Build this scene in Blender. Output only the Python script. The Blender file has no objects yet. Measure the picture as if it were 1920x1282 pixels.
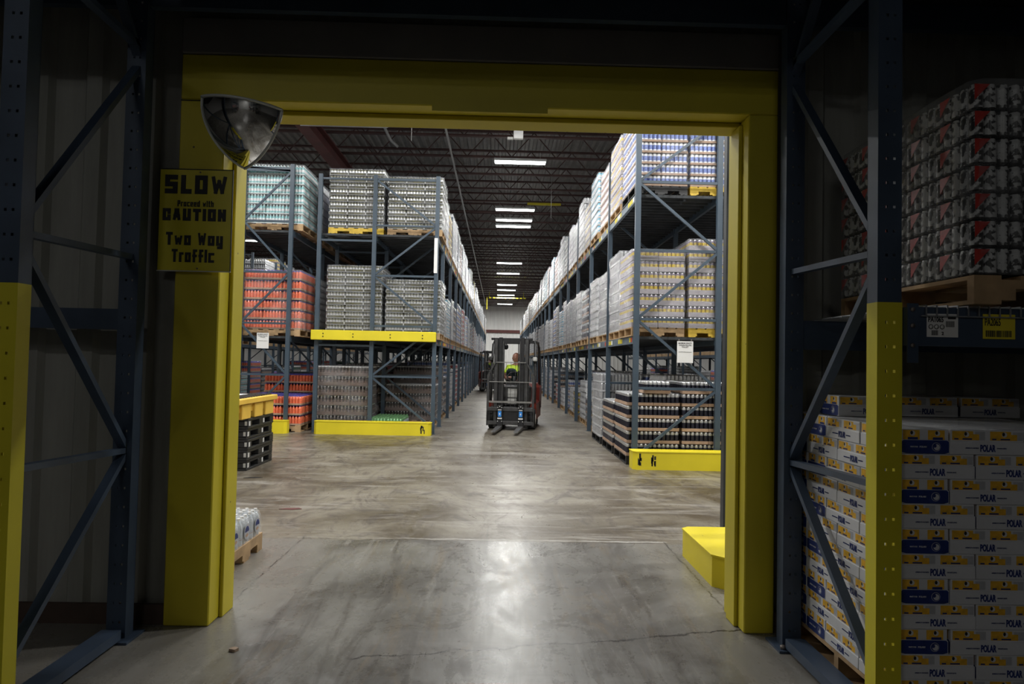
import bpy, bmesh, math, random
from math import sin, cos, pi, atan, sqrt
from mathutils import Vector, Matrix, Euler, noise as mnoise
random.seed(7)
C = bpy.context.scene.collection
S = bpy.context.scene

# ------------------------------------------------------------------ camera
FPX = 1280.0
TH, YAW = 0.0205, atan(24.2/1280)
PIT = atan(37.5*cos(YAW)/1280)
F = Vector((sin(YAW)*cos(PIT), cos(YAW)*cos(PIT), sin(PIT)))
R0 = Vector((cos(YAW), -sin(YAW), 0)); U0 = R0.cross(F)
Rr = R0*cos(TH)+U0*sin(TH); Uu = U0*cos(TH)-R0*sin(TH)
cd = bpy.data.cameras.new('camera'); cam = bpy.data.objects.new('camera', cd); C.objects.link(cam)
cd.sensor_width = 36.0; cd.lens = FPX/1920*36.0; cd.clip_start = 0.05; cd.clip_end = 300
m = Matrix((Rr, Uu, -F)).transposed().to_4x4(); m.translation = Vector((0, 0, 1.5)); cam.matrix_world = m
S.camera = cam
# ------------------------------------------------------------------ world, exposure, lamp powers
w = bpy.data.worlds.new('world'); S.world = w; w.use_nodes = True
w.node_tree.nodes['Background'].inputs[0].default_value = (0.9, 0.95, 1.0, 1)
w.node_tree.nodes['Background'].inputs[1].default_value = 0.0
vs = S.view_settings
S.display_settings.display_device = 'sRGB'
vs.view_transform = 'Standard'; vs.look = 'None'; vs.gamma = 1.0; vs.use_curve_mapping = False
vs.exposure = 0.0
P_AISLE, P_CROSS, P_SIDE, P_REAR, P_NEAR = 105.0, 190.0, 170.0, 40.0, 22.0

# ------------------------------------------------------------------ materials
M = {}
def nmat(name):
    mt = bpy.data.materials.new(name); mt.use_nodes = True
    M[name] = mt; nt = mt.node_tree
    return mt, nt, nt.nodes['Principled BSDF']
def N(nt, t, **k):
    n = nt.nodes.new(t)
    for a, b in k.items():
        if a.startswith('i_'):
            key = a[2:]; key = int(key) if key.isdigit() else key
            n.inputs[key].default_value = b
        else: setattr(n, a, b)
    return n
def ramp(nt, stops):
    r = nt.nodes.new('ShaderNodeValToRGB'); e = r.color_ramp.elements
    while len(e) < len(stops): e.new(0.5)
    for i, (p, c) in enumerate(stops):
        e[i].position = p; e[i].color = (*c, 1) if len(c) == 3 else c
    return r
def mat(name, col, rough=.5, metal=0., var=.12, scale=8., bump=0., spec=.5, alpha=None, coat=0., trans=0.):
    mt, nt, b = nmat(name); L = nt.links.new
    b.inputs['Roughness'].default_value = rough; b.inputs['Metallic'].default_value = metal
    b.inputs['Specular IOR Level'].default_value = spec
    b.inputs['Coat Weight'].default_value = coat
    if trans: b.inputs['Transmission Weight'].default_value = trans
    tc = N(nt, 'ShaderNodeTexCoord'); nz = N(nt, 'ShaderNodeTexNoise', i_Scale=scale, i_Detail=5.0)
    L(tc.outputs['Object'], nz.inputs['Vector'])
    r = ramp(nt, [(.3, tuple(c*(1-var) for c in col)), (.7, tuple(min(1, c*(1+var)) for c in col))])
    L(nz.outputs['Fac'], r.inputs[0]); L(r.outputs[0], b.inputs['Base Color'])
    if bump:
        bp = N(nt, 'ShaderNodeBump', i_Strength=bump, i_Distance=.01)
        L(nz.outputs['Fac'], bp.inputs['Height']); L(bp.outputs[0], b.inputs['Normal'])
    return mt
mat('rack_blue', (.045, .069, .097), .45, .0, .15, 3, .05)
mat('rack_dark', (.05, .075, .12), .42, .1, .2, 4, .05)
mat('beam_grey', (.16, .2, .24), .5, .2, .2, 5)
mat('deck_dark', (.045, .05, .055), .7, .2, .3, 5)
mat('wire', (.4, .42, .44), .4, .7, .1)
mat('black_steel', (.018, .018, .02), .5, .3, .3, 12)
mat('dark_grey_steel', (.06, .06, .062), .45, .4, .3, 12)
mat('mid_steel', (.3, .3, .3), .35, .8, .2, 12)
mat('red_paint', (.2, .028, .018), .4, 0, .2, 8)
mat('joist_red', (.055, .022, .02), .6, 0, .3, 5)
mat('girder_red', (.1, .022, .018), .55, 0, .25, 3)
mat('wood', (.42, .28, .15), .75, 0, .3, 9, .2)
mat('wood_yellow', (.62, .42, .05), .6, 0, .2, 9)
mat('plastic_black', (.015, .015, .016), .45, 0, .3, 6)
mat('plastic_yellow', (.72, .46, .07), .45, 0, .08, 4)
mat('white_paper', (.75, .75, .74), .8, 0, .04)
mat('label_yellow', (.72, .6, .03), .6, 0, .06)
mat('label_red', (.6, .08, .04), .6, 0, .06)
mat('post_grey', (.035, .04, .045), .45, .2, .2)
mat('baseboard', (.07, .045, .035), .7, 0, .2)
mat('ink', (.012, .012, .014), .6, 0, .1)
mat('navy', (.012, .03, .16), .5, 0, .2, 30)
mat('sign_yellow', (.62, .54, .015), .45, 0, .08, 6)
mat('case_white', (.62, .63, .66), .45, 0, .06, 10, 0, .5)
mat('case_orange', (.75, .42, .03), .5, 0, .2, 40)
mat('case_grey', (.42, .43, .46), .5, 0, .1, 30)
mat('silver', (.62, .63, .65), .28, .75, .1, 30)
mat('can_white', (.75, .76, .78), .35, .1, .1, 30)
mat('can_blue', (.16, .22, .5), .35, .2, .3, 40)
mat('can_yellow', (.62, .46, .05), .35, .2, .15, 40)
mat('can_olive', (.1, .095, .03), .4, .3, .3, 40)
mat('can_grape', (.3, .25, .33), .4, .3, .2, 40)
mat('can_dark', (.02, .02, .035), .3, .3, .5, 40)
mat('can_green', (.16, .34, .16), .35, .2, .3, 40)
mat('can_red', (.45, .05, .06), .35, .2, .3, 40)
mat('can_pink', (.5, .25, .27), .35, .2, .3, 40)
mat('can_cyan', (.03, .4, .6), .35, .1, .2, 40)
mat('bottle_teal', (.28, .55, .57), .2, 0, .25, 30)
mat('bottle_orange', (.78, .17, .08), .25, 0, .15, 30)
mat('bottle_brown', (.06, .045, .035), .2, 0, .4, 30)
mat('bottle_green', (.04, .13, .07), .2, 0, .4, 30)
mat('bottle_clear', (.55, .6, .66), .12, 0, .12, 30, 0, .8)
mat('cap_white', (.8, .8, .8), .4, 0, .05)
mat('cap_blue', (.12, .12, .5), .4, 0, .1)
mat('tray_tan', (.4, .27, .19), .75, 0, .15, 12)
mat('tray_white', (.62, .63, .64), .6, 0, .06, 12)
mat('tray_grey', (.4, .37, .4), .6, 0, .12, 12)
mat('tray_brown', (.14, .1, .085), .6, 0, .15, 12)
mat('tray_olive', (.06, .058, .03), .6, 0, .2, 12)
mat('core_dark', (.02, .02, .02), .8, 0, .3)
mat('skin', (.5, .25, .18), .5, 0, .08, 20)
mat('hair', (.25, .09, .05), .7, 0, .3, 60)
mat('hivis', (.65, .9, .05), .6, 0, .05)
mat('vest_dark', (.012, .03, .035), .8, 0, .2)
mat('trousers', (.03, .035, .05), .8, 0, .2)
mat('rubber', (.02, .02, .02), .8, 0, .2, 20, .2)
mat('decal_blue', (.03, .25, .75), .4, 0, .1)
mat('glass_lamp', (.9, .9, .85), .3, 0, .02)
mat('pipe_grey', (.4, .4, .4), .5, .3, .1)
mat('grey_panel', (.2, .19, .18), .6, 0, .1, 3, .05)
mat('tag_grey', (.55, .55, .53), .6, 0, .1)
mat('stone_debris', (.3, .22, .16), .9, 0, .3, 60, .3)
mat('bolt', (.25, .22, .2), .5, .6, .2, 40)
mat('mirror_edge', (.6, .62, .6), .35, .1, .05)
mt, nt, b = nmat('mirror'); b.inputs['Base Color'].default_value = (.78, .78, .77, 1); b.inputs['Metallic'].default_value = 1; b.inputs['Roughness'].default_value = .04
mt, nt, b = nmat('tube'); b.inputs['Base Color'].default_value = (1, 1, 1, 1); b.inputs['Emission Color'].default_value = (.95, 1, .97, 1); b.inputs['Emission Strength'].default_value = 14

# chipped yellow paint on steel and wood
def yellow(name, col, chip=.64, rough=.5):
    mt, nt, b = nmat(name); L = nt.links.new
    tc = N(nt, 'ShaderNodeTexCoord')
    n1 = N(nt, 'ShaderNodeTexNoise', i_Scale=1.4, i_Detail=6.0); n2 = N(nt, 'ShaderNodeTexNoise', i_Scale=14.0, i_Detail=8.0, i_Roughness=.7)
    n3 = N(nt, 'ShaderNodeTexVoronoi', i_Scale=5.0)
    mp = N(nt, 'ShaderNodeMapping'); mp.inputs['Scale'].default_value = (1, 1, .35)
    L(tc.outputs['Object'], n1.inputs['Vector']); L(tc.outputs['Object'], mp.inputs[0]); L(mp.outputs[0], n2.inputs['Vector']); L(tc.outputs['Object'], n3.inputs['Vector'])
    r1 = ramp(nt, [(.3, tuple(c*.82 for c in col)), (.7, col)]); L(n1.outputs['Fac'], r1.inputs[0])
    r2 = ramp(nt, [(chip, (0, 0, 0)), (chip+.03, (1, 1, 1))]); L(n2.outputs['Fac'], r2.inputs[0])
    r3 = ramp(nt, [(.02, (1, 1, 1)), (.035, (0, 0, 0))]); L(n3.outputs['Distance'], r3.inputs[0])
    mx = N(nt, 'ShaderNodeMix', data_type='RGBA'); mx.inputs[7].default_value = (col[0]*.45, col[1]*.42, col[2]*.6+.01, 1)
    L(r1.outputs[0], mx.inputs[6]); L(r2.outputs[0], mx.inputs[0])
    mx2 = N(nt, 'ShaderNodeMix', data_type='RGBA'); mx2.inputs[7].default_value = (.05, .035, .02, 1)
    L(mx.outputs[2], mx2.inputs[6]); L(r3.outputs[0], mx2.inputs[0]); L(mx2.outputs[2], b.inputs['Base Color'])
    b.inputs['Roughness'].default_value = rough
    bp = N(nt, 'ShaderNodeBump', i_Strength=.1, i_Distance=.005); L(n2.outputs['Fac'], bp.inputs['Height']); L(bp.outputs[0], b.inputs['Normal'])
yellow('yellow_trim', (.62, .52, .02), .7)
yellow('yellow_barrier', (.8, .66, .02), .68)
yellow('yellow_post', (.68, .6, .02), .72)

# corrugated siding with vertical dirt
def siding(name, c0, c1):
    mt, nt, b = nmat(name); L = nt.links.new
    tc = N(nt, 'ShaderNodeTexCoord'); mp = N(nt, 'ShaderNodeMapping'); mp.inputs['Scale'].default_value = (2.5, 2.5, .3)
    n1 = N(nt, 'ShaderNodeTexNoise', i_Scale=2.0, i_Detail=7.0, i_Roughness=.65)
    L(tc.outputs['Object'], mp.inputs[0]); L(mp.outputs[0], n1.inputs['Vector'])
    r1 = ramp(nt, [(.25, c0), (.75, c1)]); L(n1.outputs['Fac'], r1.inputs[0]); L(r1.outputs[0], b.inputs['Base Color'])
    b.inputs['Roughness'].default_value = .5
siding('siding_dark', (.2, .2, .18), (.36, .36, .33))
siding('siding_white', (.66, .66, .65), (.8, .8, .78))
siding('deck_metal', (.13, .125, .12), (.22, .21, .2))

# stretch film
def film(name, lo, hi, tint=(.85, .87, .9)):
    mt, nt, b = nmat(name); L = nt.links.new
    out = nt.nodes['Material Output']
    tc = N(nt, 'ShaderNodeTexCoord'); mp = N(nt, 'ShaderNodeMapping'); mp.inputs['Scale'].default_value = (1, 1, 2.6); mp.inputs['Rotation'].default_value = (.25, .2, 0)
    n1 = N(nt, 'ShaderNodeTexNoise', i_Scale=7.0, i_Detail=6.0, i_Roughness=.65, i_Distortion=1.2)
    n2 = N(nt, 'ShaderNodeTexNoise', i_Scale=2.0, i_Detail=2.0)
    L(tc.outputs['Object'], mp.inputs[0]); L(mp.outputs[0], n1.inputs['Vector']); L(tc.outputs['Object'], n2.inputs['Vector'])
    bp = N(nt, 'ShaderNodeBump', i_Strength=.9, i_Distance=.03); L(n1.outputs['Fac'], bp.inputs['Height'])
    b.inputs['Base Color'].default_value = (*tint, 1); b.inputs['Roughness'].default_value = .16; b.inputs['Specular IOR Level'].default_value = .9
    b.inputs['Coat Weight'].default_value = .6; b.inputs['Coat Roughness'].default_value = .1
    L(bp.outputs[0], b.inputs['Normal']); L(bp.outputs[0], b.inputs['Coat Normal'])
    tr = N(nt, 'ShaderNodeBsdfTransparent'); mx = N(nt, 'ShaderNodeMixShader')
    lw = N(nt, 'ShaderNodeLayerWeight', i_Blend=.35)
    r1 = ramp(nt, [(.42, (lo,)*3), (.72, (hi,)*3)]); L(n1.outputs['Fac'], r1.inputs[0])
    r2 = ramp(nt, [(.4, (-.0,)*3), (.75, (.16,)*3)]); L(n2.outputs['Fac'], r2.inputs[0])
    a1 = N(nt, 'ShaderNodeMath', operation='ADD'); L(r1.outputs[0], a1.inputs[0]); L(r2.outputs[0], a1.inputs[1])
    a2 = N(nt, 'ShaderNodeMath', operation='MULTIPLY_ADD', use_clamp=True); L(lw.outputs['Facing'], a2.inputs[0]); a2.inputs[1].default_value = .3; L(a1.outputs[0], a2.inputs[2])
    L(a2.outputs[0], mx.inputs[0]); L(tr.outputs[0], mx.inputs[1]); L(b.outputs[0], mx.inputs[2]); L(mx.outputs[0], out.inputs[0])
film('stretch_film', .0, .16, (.6, .62, .66))
film('stretch_film_heavy', .03, .32, (.62, .63, .68))
film('pack_film', .02, .3)

# small can artwork (black and white figures, for the dim pallet)
mt, nt, b = nmat('can_sketch'); L = nt.links.new
tc = N(nt, 'ShaderNodeTexCoord'); n1 = N(nt, 'ShaderNodeTexNoise', i_Scale=38.0, i_Detail=3.0); L(tc.outputs['Object'], n1.inputs['Vector'])
r1 = ramp(nt, [(.46, (.03, .03, .03)), (.52, (.55, .56, .56))]); L(n1.outputs['Fac'], r1.inputs[0]); L(r1.outputs[0], b.inputs['Base Color']); b.inputs['Roughness'].default_value = .35
mat('sketch_red', (.5, .04, .03), .4, 0, .2, 40)
mat('sketch_black', (.015, .015, .015), .4, 0, .2, 40)

# polished concrete
mt, nt, b = nmat('concrete'); L = nt.links.new
tc = N(nt, 'ShaderNodeTexCoord'); geo = tc.outputs['Object']
def noi(scale, det=6., rough=.6, dist=0., sc=(1, 1, 1), rot=0):
    mp = N(nt, 'ShaderNodeMapping'); mp.inputs['Scale'].default_value = sc; mp.inputs['Rotation'].default_value = (0, 0, rot)
    n = N(nt, 'ShaderNodeTexNoise', i_Scale=scale, i_Detail=det, i_Roughness=rough, i_Distortion=dist)
    L(geo, mp.inputs[0]); L(mp.outputs[0], n.inputs['Vector']); return n.outputs['Fac']
def mixc(f, a, bcol, fac_mul=None):
    mx = N(nt, 'ShaderNodeMix', data_type='RGBA'); L(f, mx.inputs[0])
    for i, v in ((6, a), (7, bcol)):
        if isinstance(v, tuple): mx.inputs[i].default_value = (*v, 1)
        else: L(v, mx.inputs[i])
    return mx.outputs[2]
def rmp(src, p0, p1, v0=0., v1=1.):
    r = N(nt, 'ShaderNodeMapRange'); r.inputs[1].default_value = p0; r.inputs[2].default_value = p1; r.inputs[3].default_value = v0; r.inputs[4].default_value = v1
    r.clamp = True; L(src, r.inputs[0]); return r.outputs[0]
def mth(op, a, bb=0., c=None):
    n = N(nt, 'ShaderNodeMath', operation=op)
    for i, v in enumerate((a, bb, c)):
        if v is None: continue
        if isinstance(v, (int, float)): n.inputs[i].default_value = v
        else: L(v, n.inputs[i])
    return n.outputs[0]
sep = N(nt, 'ShaderNodeSeparateXYZ'); L(geo, sep.inputs[0]); px, py = sep.outputs[0], sep.outputs[1]
big = noi(.55, 5, .6, 1.2); med = noi(2.2, 7, .7, 2.0, (1, .55, 1), .3); fine = noi(26, 6, .7)
streak = noi(1.6, 8, .75, .8, (.35, 2.6, 1), .12); streak2 = noi(1.8, 8, .75, 1.2, (3.0, .3, 1), .1)
c = mixc(rmp(big, .4, .6), (.08, .062, .04), (.21, .188, .15))
c = mixc(rmp(med, .5, .64, 0, .8), c, (.055, .043, .034))
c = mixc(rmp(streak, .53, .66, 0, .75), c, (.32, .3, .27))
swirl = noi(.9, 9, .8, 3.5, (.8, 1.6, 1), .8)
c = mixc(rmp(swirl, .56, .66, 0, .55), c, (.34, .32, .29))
c = mixc(rmp(swirl, .44, .34, 0, .5), c, (.06, .047, .036))
c = mixc(rmp(streak2, .55, .72, 0, .45), c, (.045, .04, .036))
c = mixc(rmp(fine, .5, .75, 0, .25), c, (.27, .26, .24))
# the slab in front of the doorway is greyer
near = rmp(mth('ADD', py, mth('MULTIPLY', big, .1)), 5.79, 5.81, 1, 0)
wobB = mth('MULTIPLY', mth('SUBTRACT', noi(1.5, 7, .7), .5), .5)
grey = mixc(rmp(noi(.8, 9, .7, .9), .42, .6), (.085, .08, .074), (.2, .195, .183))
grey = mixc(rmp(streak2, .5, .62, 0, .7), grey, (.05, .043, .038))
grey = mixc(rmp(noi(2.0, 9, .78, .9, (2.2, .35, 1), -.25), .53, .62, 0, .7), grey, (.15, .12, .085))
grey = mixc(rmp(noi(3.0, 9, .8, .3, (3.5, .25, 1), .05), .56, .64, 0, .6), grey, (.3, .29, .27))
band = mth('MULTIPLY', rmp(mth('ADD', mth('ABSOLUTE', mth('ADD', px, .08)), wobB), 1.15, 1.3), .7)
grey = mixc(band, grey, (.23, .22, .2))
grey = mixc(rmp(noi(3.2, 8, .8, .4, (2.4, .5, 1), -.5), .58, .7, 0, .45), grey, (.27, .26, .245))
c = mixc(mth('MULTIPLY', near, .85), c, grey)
# joints and cracks
def line(expr, wd): return rmp(mth('ABSOLUTE', expr), wd*.5, wd, 1, 0)
wob = mth('MULTIPLY', mth('SUBTRACT', noi(3.0, 8, .7), .5), .22)
wob2 = mth('MULTIPLY', mth('SUBTRACT', noi(5., 6, .7), .5), .09)
inx = rmp(mth('ABSOLUTE', mth('ADD', px, .1)), 1.55, 1.56, 1, 0)
j1 = mth('MULTIPLY', line(mth('ADD', mth('SUBTRACT', py, 5.76), wob2), .007), inx)
j1b = mth('MULTIPLY', line(mth('ADD', mth('SUBTRACT', py, 5.80), wob2), .02), inx)
ck = mth('MULTIPLY', line(mth('SUBTRACT', mth('ADD', py, wob), mth('MULTIPLY_ADD', px, .2, 3.62)), .009), rmp(px, -.75, -.7))
sideL = mth('MULTIPLY', line(mth('ADD', mth('ADD', px, 1.6), wob2), .007), rmp(mth('ABSOLUTE', mth('SUBTRACT', py, 5.0)), .8, .81, 1, 0))
sideR = mth('MULTIPLY', line(mth('ADD', mth('SUBTRACT', px, 1.43), wob2), .008), rmp(mth('ABSOLUTE', mth('SUBTRACT', py, 4.9)), .9, .91, 1, 0))
c = mixc(mth('MULTIPLY', j1b, rmp(streak, .4, .6, .1, .8)), c, (.5, .49, .47))
c = mixc(ck, c, (.022, .018, .015))
for l_ in (sideL, sideR, j1):
    c = mixc(mth('MULTIPLY', l_, rmp(noi(9, 4, .6), .4, .55, .25, .85)), c, (.03, .027, .024))
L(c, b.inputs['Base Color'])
ro = mth('ADD', rmp(med, .35, .7, .27, .46), rmp(fine, .3, .8, -.03, .06)); L(mth('SUBTRACT', ro, mth('MULTIPLY', near, .07)), b.inputs['Roughness'])
bp = N(nt, 'ShaderNodeBump', i_Strength=.12, i_Distance=.01); L(med, bp.inputs['Height'])
bp2 = N(nt, 'ShaderNodeBump', i_Strength=.08, i_Distance=.004); L(fine, bp2.inputs['Height']); L(bp.outputs[0], bp2.inputs['Normal']); L(bp2.outputs[0], b.inputs['Normal'])

# ------------------------------------------------------------------ mesh builder
class MB:
    def __init__(s): s.v = []; s.f = []; s.mi = []; s.mats = []; s.sm = []
    def slot(s, m):
        if m not in s.mats: s.mats.append(m)
        return s.mats.index(m)
    def add(s, vs_, fs, m, smooth=False):
        o = len(s.v); s.v.extend(vs_); k = s.slot(m)
        for f in fs: s.f.append(tuple(i+o for i in f)); s.mi.append(k); s.sm.append(smooth)
    def box(s, x0, x1, y0, y1, z0, z1, m):
        s.add([(x0,y0,z0),(x1,y0,z0),(x1,y1,z0),(x0,y1,z0),(x0,y0,z1),(x1,y0,z1),(x1,y1,z1),(x0,y1,z1)],
              [(0,3,2,1),(4,5,6,7),(0,1,5,4),(1,2,6,5),(2,3,7,6),(3,0,4,7)], m); return s
    def cbox(s, cx, cy, cz, sx, sy, sz, m): return s.box(cx-sx/2, cx+sx/2, cy-sy/2, cy+sy/2, cz-sz/2, cz+sz/2, m)
    def rbox(s, x0, x1, y0, y1, z0, z1, b, m):
        # box with bevelled edges
        vs_ = []; 
        for (x, sx_) in ((x0, 1), (x1, -1)):
            for (y, sy_) in ((y0, 1), (y1, -1)):
                for (z, sz_) in ((z0, 1), (z1, -1)):
                    vs_ += [(x, y+sy_*b, z+sz_*b), (x+sx_*b, y, z+sz_*b), (x+sx_*b, y+sy_*b, z)]
        def I(a, b_, c_, k): return (a*4+b_*2+c_)*3+k
        fs = []
        for a in (0, 1): fs.append((I(a,0,0,0), I(a,0,1,0), I(a,1,1,0), I(a,1,0,0)) if a == 0 else (I(a,0,0,0), I(a,1,0,0), I(a,1,1,0), I(a,0,1,0)))
        for a in (0, 1): fs.append((I(0,a,0,1), I(1,a,0,1), I(1,a,1,1), I(0,a,1,1)) if a == 0 else (I(0,a,0,1), I(0,a,1,1), I(1,a,1,1), I(1,a,0,1)))
        for a in (0, 1): fs.append((I(0,0,a,2), I(0,1,a,2), I(1,1,a,2), I(1,0,a,2)) if a == 0 else (I(0,0,a,2), I(1,0,a,2), I(1,1,a,2), I(0,1,a,2)))
        for i in (0, 1):
            for j in (0, 1):
                fs.append((I(i,j,0,0), I(i,j,1,0), I(i,j,1,1), I(i,j,0,1)))
                fs.append((I(i,0,j,0), I(i,1,j,0), I(i,1,j,2), I(i,0,j,2)))
                fs.append((I(0,i,j,1), I(1,i,j,1), I(1,i,j,2), I(0,i,j,2)))
                for k in (0, 1): fs.append((I(i,j,k,0), I(i,j,k,1), I(i,j,k,2)))
        s.add(vs_, fs, m); return s
    def bar(s, p, q, wd, ht, m, up=(0, 0, 1)):
        p, q = Vector(p), Vector(q); d = (q-p).normalized(); u = Vector(up)
        if abs(d.dot(u)) > .99: u = Vector((0, 1, 0))
        a = d.cross(u).normalized()*wd/2; b_ = a.cross(d).normalized()*ht/2
        vs_ = [tuple(x) for x in (p-a-b_, p+a-b_, p+a+b_, p-a+b_, q-a-b_, q+a-b_, q+a+b_, q-a+b_)]
        s.add(vs_, [(0,1,2,3),(7,6,5,4),(0,4,5,1),(1,5,6,2),(2,6,7,3),(3,7,4,0)], m); return s
    def tube(s, pts, r, m, n=8, cap=True):
        pts = [Vector(p) for p in pts]; rings = []; o = len(s.v); vs_ = []; fs = []
        for i, p in enumerate(pts):
            d = (pts[min(i+1, len(pts)-1)]-pts[max(i-1, 0)]).normalized(); u = Vector((0, 0, 1)) if abs(d.z) < .95 else Vector((1, 0, 0))
            a = d.cross(u).normalized(); b_ = a.cross(d)
            rr = r[i] if isinstance(r, (list, tuple)) else r
            vs_ += [tuple(p+(a*cos(2*pi*k/n)+b_*sin(2*pi*k/n))*rr) for k in range(n)]
        for i in range(len(pts)-1):
            for k in range(n): fs.append((i*n+k, i*n+(k+1) % n, (i+1)*n+(k+1) % n, (i+1)*n+k))
        if cap: fs.append(tuple(range(n))[::-1]); fs.append(tuple((len(pts)-1)*n+k for k in range(n)))
        s.add(vs_, fs, m, True); return s
    def lathe(s, cx, cy, z0, prof, n=8):
        # prof: list of (r, z, material of the band above)
        for i in range(len(prof)-1):
            r0, za, m = prof[i]; r1, zb, _ = prof[i+1]
            vs_ = [(cx+r0*cos(2*pi*k/n), cy+r0*sin(2*pi*k/n), z0+za) for k in range(n)]+[(cx+r1*cos(2*pi*k/n), cy+r1*sin(2*pi*k/n), z0+zb) for k in range(n)]
            s.add(vs_, [(k, (k+1) % n, n+(k+1) % n, n+k) for k in range(n)], m, True)
        r, z, m = prof[-1]
        s.add([(cx+r*cos(2*pi*k/n), cy+r*sin(2*pi*k/n), z0+z) for k in range(n)], [tuple(range(n))], m)
        return s
    def cyl(s, p, q, r, m, n=16): return s.tube([p, q], r, m, n)
    def prism(s, pts, z0, z1, m):
        n = len(pts)
        s.add([(x, y, z0) for x, y in pts]+[(x, y, z1) for x, y in pts],
              [tuple(range(n))[::-1], tuple(range(n, 2*n))]+[(i, (i+1) % n, n+(i+1) % n, n+i) for i in range(n)], m); return s
    def mesh(s, name):
        me = bpy.data.meshes.new(name); me.from_pydata(s.v, [], s.f)
        for m_ in s.mats: me.materials.append(M[m_])
        me.polygons.foreach_set('material_index', s.mi); me.polygons.foreach_set('use_smooth', s.sm); me.update(); return me
def ob(name, data, parent=None, loc=(0, 0, 0), rz=0):
    o = bpy.data.objects.new(name, data.mesh(name) if isinstance(data, MB) else data); C.objects.link(o)
    o.location = loc
    if rz: o.rotation_euler = (0, 0, rz)
    if parent: o.parent = parent
    return o
def tag(o, label, cat, group=None):
    o['label'] = label; o['category'] = cat
    if group: o['group'] = group
    return o
def thing(name, label, cat, loc=(0, 0, 0), rz=0, group=None):
    return tag(ob(name, None, None, loc, rz), label, cat, group)
def struct(name, data):
    o = ob(name, data); o['kind'] = 'structure'; return o
def dup(o, loc=None, rz=None, label=None, group=None, parent=None):
    c_ = o.copy(); C.objects.link(c_)
    if parent: c_.parent = parent
    if loc is not None: c_.location = loc
    if rz is not None: c_.rotation_euler = (0, 0, rz)
    if label: c_['label'] = label
    if group: c_['group'] = group
    for ch in kids.get(o.name, []) if o.name in kids else [x for x in o.children]: dup(ch, parent=c_)
    return c_
kids = {}
def text_mesh(txt, width, height, mt_, bold=0., depth=.0015):
    cu = bpy.data.curves.new('lettering', 'FONT'); cu.body = txt; cu.size = 1; cu.offset = bold; cu.extrude = .01; cu.align_x = 'CENTER'; cu.resolution_u = 3
    o = bpy.data.objects.new('lettering', cu); C.objects.link(o)
    dg = bpy.context.evaluated_depsgraph_get(); me = bpy.data.meshes.new_from_object(o.evaluated_get(dg)); bpy.data.objects.remove(o)
    xs = [v.co.x for v in me.vertices]; ys = [v.co.y for v in me.vertices]; zs = [v.co.z for v in me.vertices]
    cx, cy = (min(xs)+max(xs))/2, (min(ys)+max(ys))/2; sx, sy = width/(max(xs)-min(xs)), height/(max(ys)-min(ys)); zr = max(zs)-min(zs) or 1
    for v in me.vertices:   # stand it up facing -Y
        x, y, z = v.co; v.co = ((x-cx)*sx, -(z-min(zs))/zr*depth, (y-cy)*sy)
    me.materials.clear(); me.materials.append(M[mt_]); me.update(); return me
def join_into(mb, me, mt_, mtx=None):
    vs_ = [tuple(mtx @ v.co) if mtx else tuple(v.co) for v in me.vertices]
    mb.add(vs_, [tuple(p.vertices) for p in me.polygons], mt_)

# ------------------------------------------------------------------ the setting
Y0, Y1 = 3.88, 4.2          # the doorway wall, front and back
XL, XR, HT = -1.58, 1.41, 2.95
struct('floor', MB().box(-16, 14, -16, 71, -.1, 0, 'concrete'))
def corrugated(x0, x1, z0, z1, y, m, per=.305, dep=.035, sgn=-1):
    mb = MB(); pts = []; x = x0
    prof = [(0, 0), (.17, 0), (.195, 1), (.28, 1), (.305, 0)]
    while x < x1:
        for a, d in prof[:-1]:
            if x+a*per/.305 < x1: pts.append((x+a*per/.305, y+sgn*d*dep))
        x += per
    pts.append((x1, y))
    n = len(pts); back = y-sgn*.04
    vs_ = [(px_, py_, z) for z in (z0, z1) for px_, py_ in pts]+[(px_, back, z) for z in (z0, z1) for px_, _ in pts]
    fs = []
    for i in range(n-1):
        fs += [(i, i+1, n+i+1, n+i), (2*n+i+1, 2*n+i, 3*n+i, 3*n+i+1), (n+i, n+i+1, 3*n+i+1, 3*n+i), (i+1, i, 2*n+i, 2*n+i+1)]
    fs += [(0, n, 3*n, 2*n), (n-1, 2*n-1, 4*n-1, 3*n-1)]
    mb.add(vs_, fs, m); return mb
def wallpiece(name, x0, x1, z0, z1):
    mb = corrugated(x0, x1, z0, z1, Y0+.06, 'siding_dark'); mb.box(x0, x1, Y0+.101, Y1-.06, z0, z1, 'siding_white')
    return struct(name, mb)
wallpiece('wall_front_left', -16, -1.83, 0, 8.0)
wallpiece('wall_front_right', 1.581, 14, 0, 8.0)
wallpiece('wall_front_top', -1.83, 1.581, 3.42, 8.0)
struct('baseboard_left', MB().box(-16, -1.832, Y0+.0, Y0+.022, 0, .11, 'baseboard'))
struct('baseboard_right', MB().box(1.583, 14, Y0+.0, Y0+.022, 0, .11, 'baseboard'))
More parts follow.
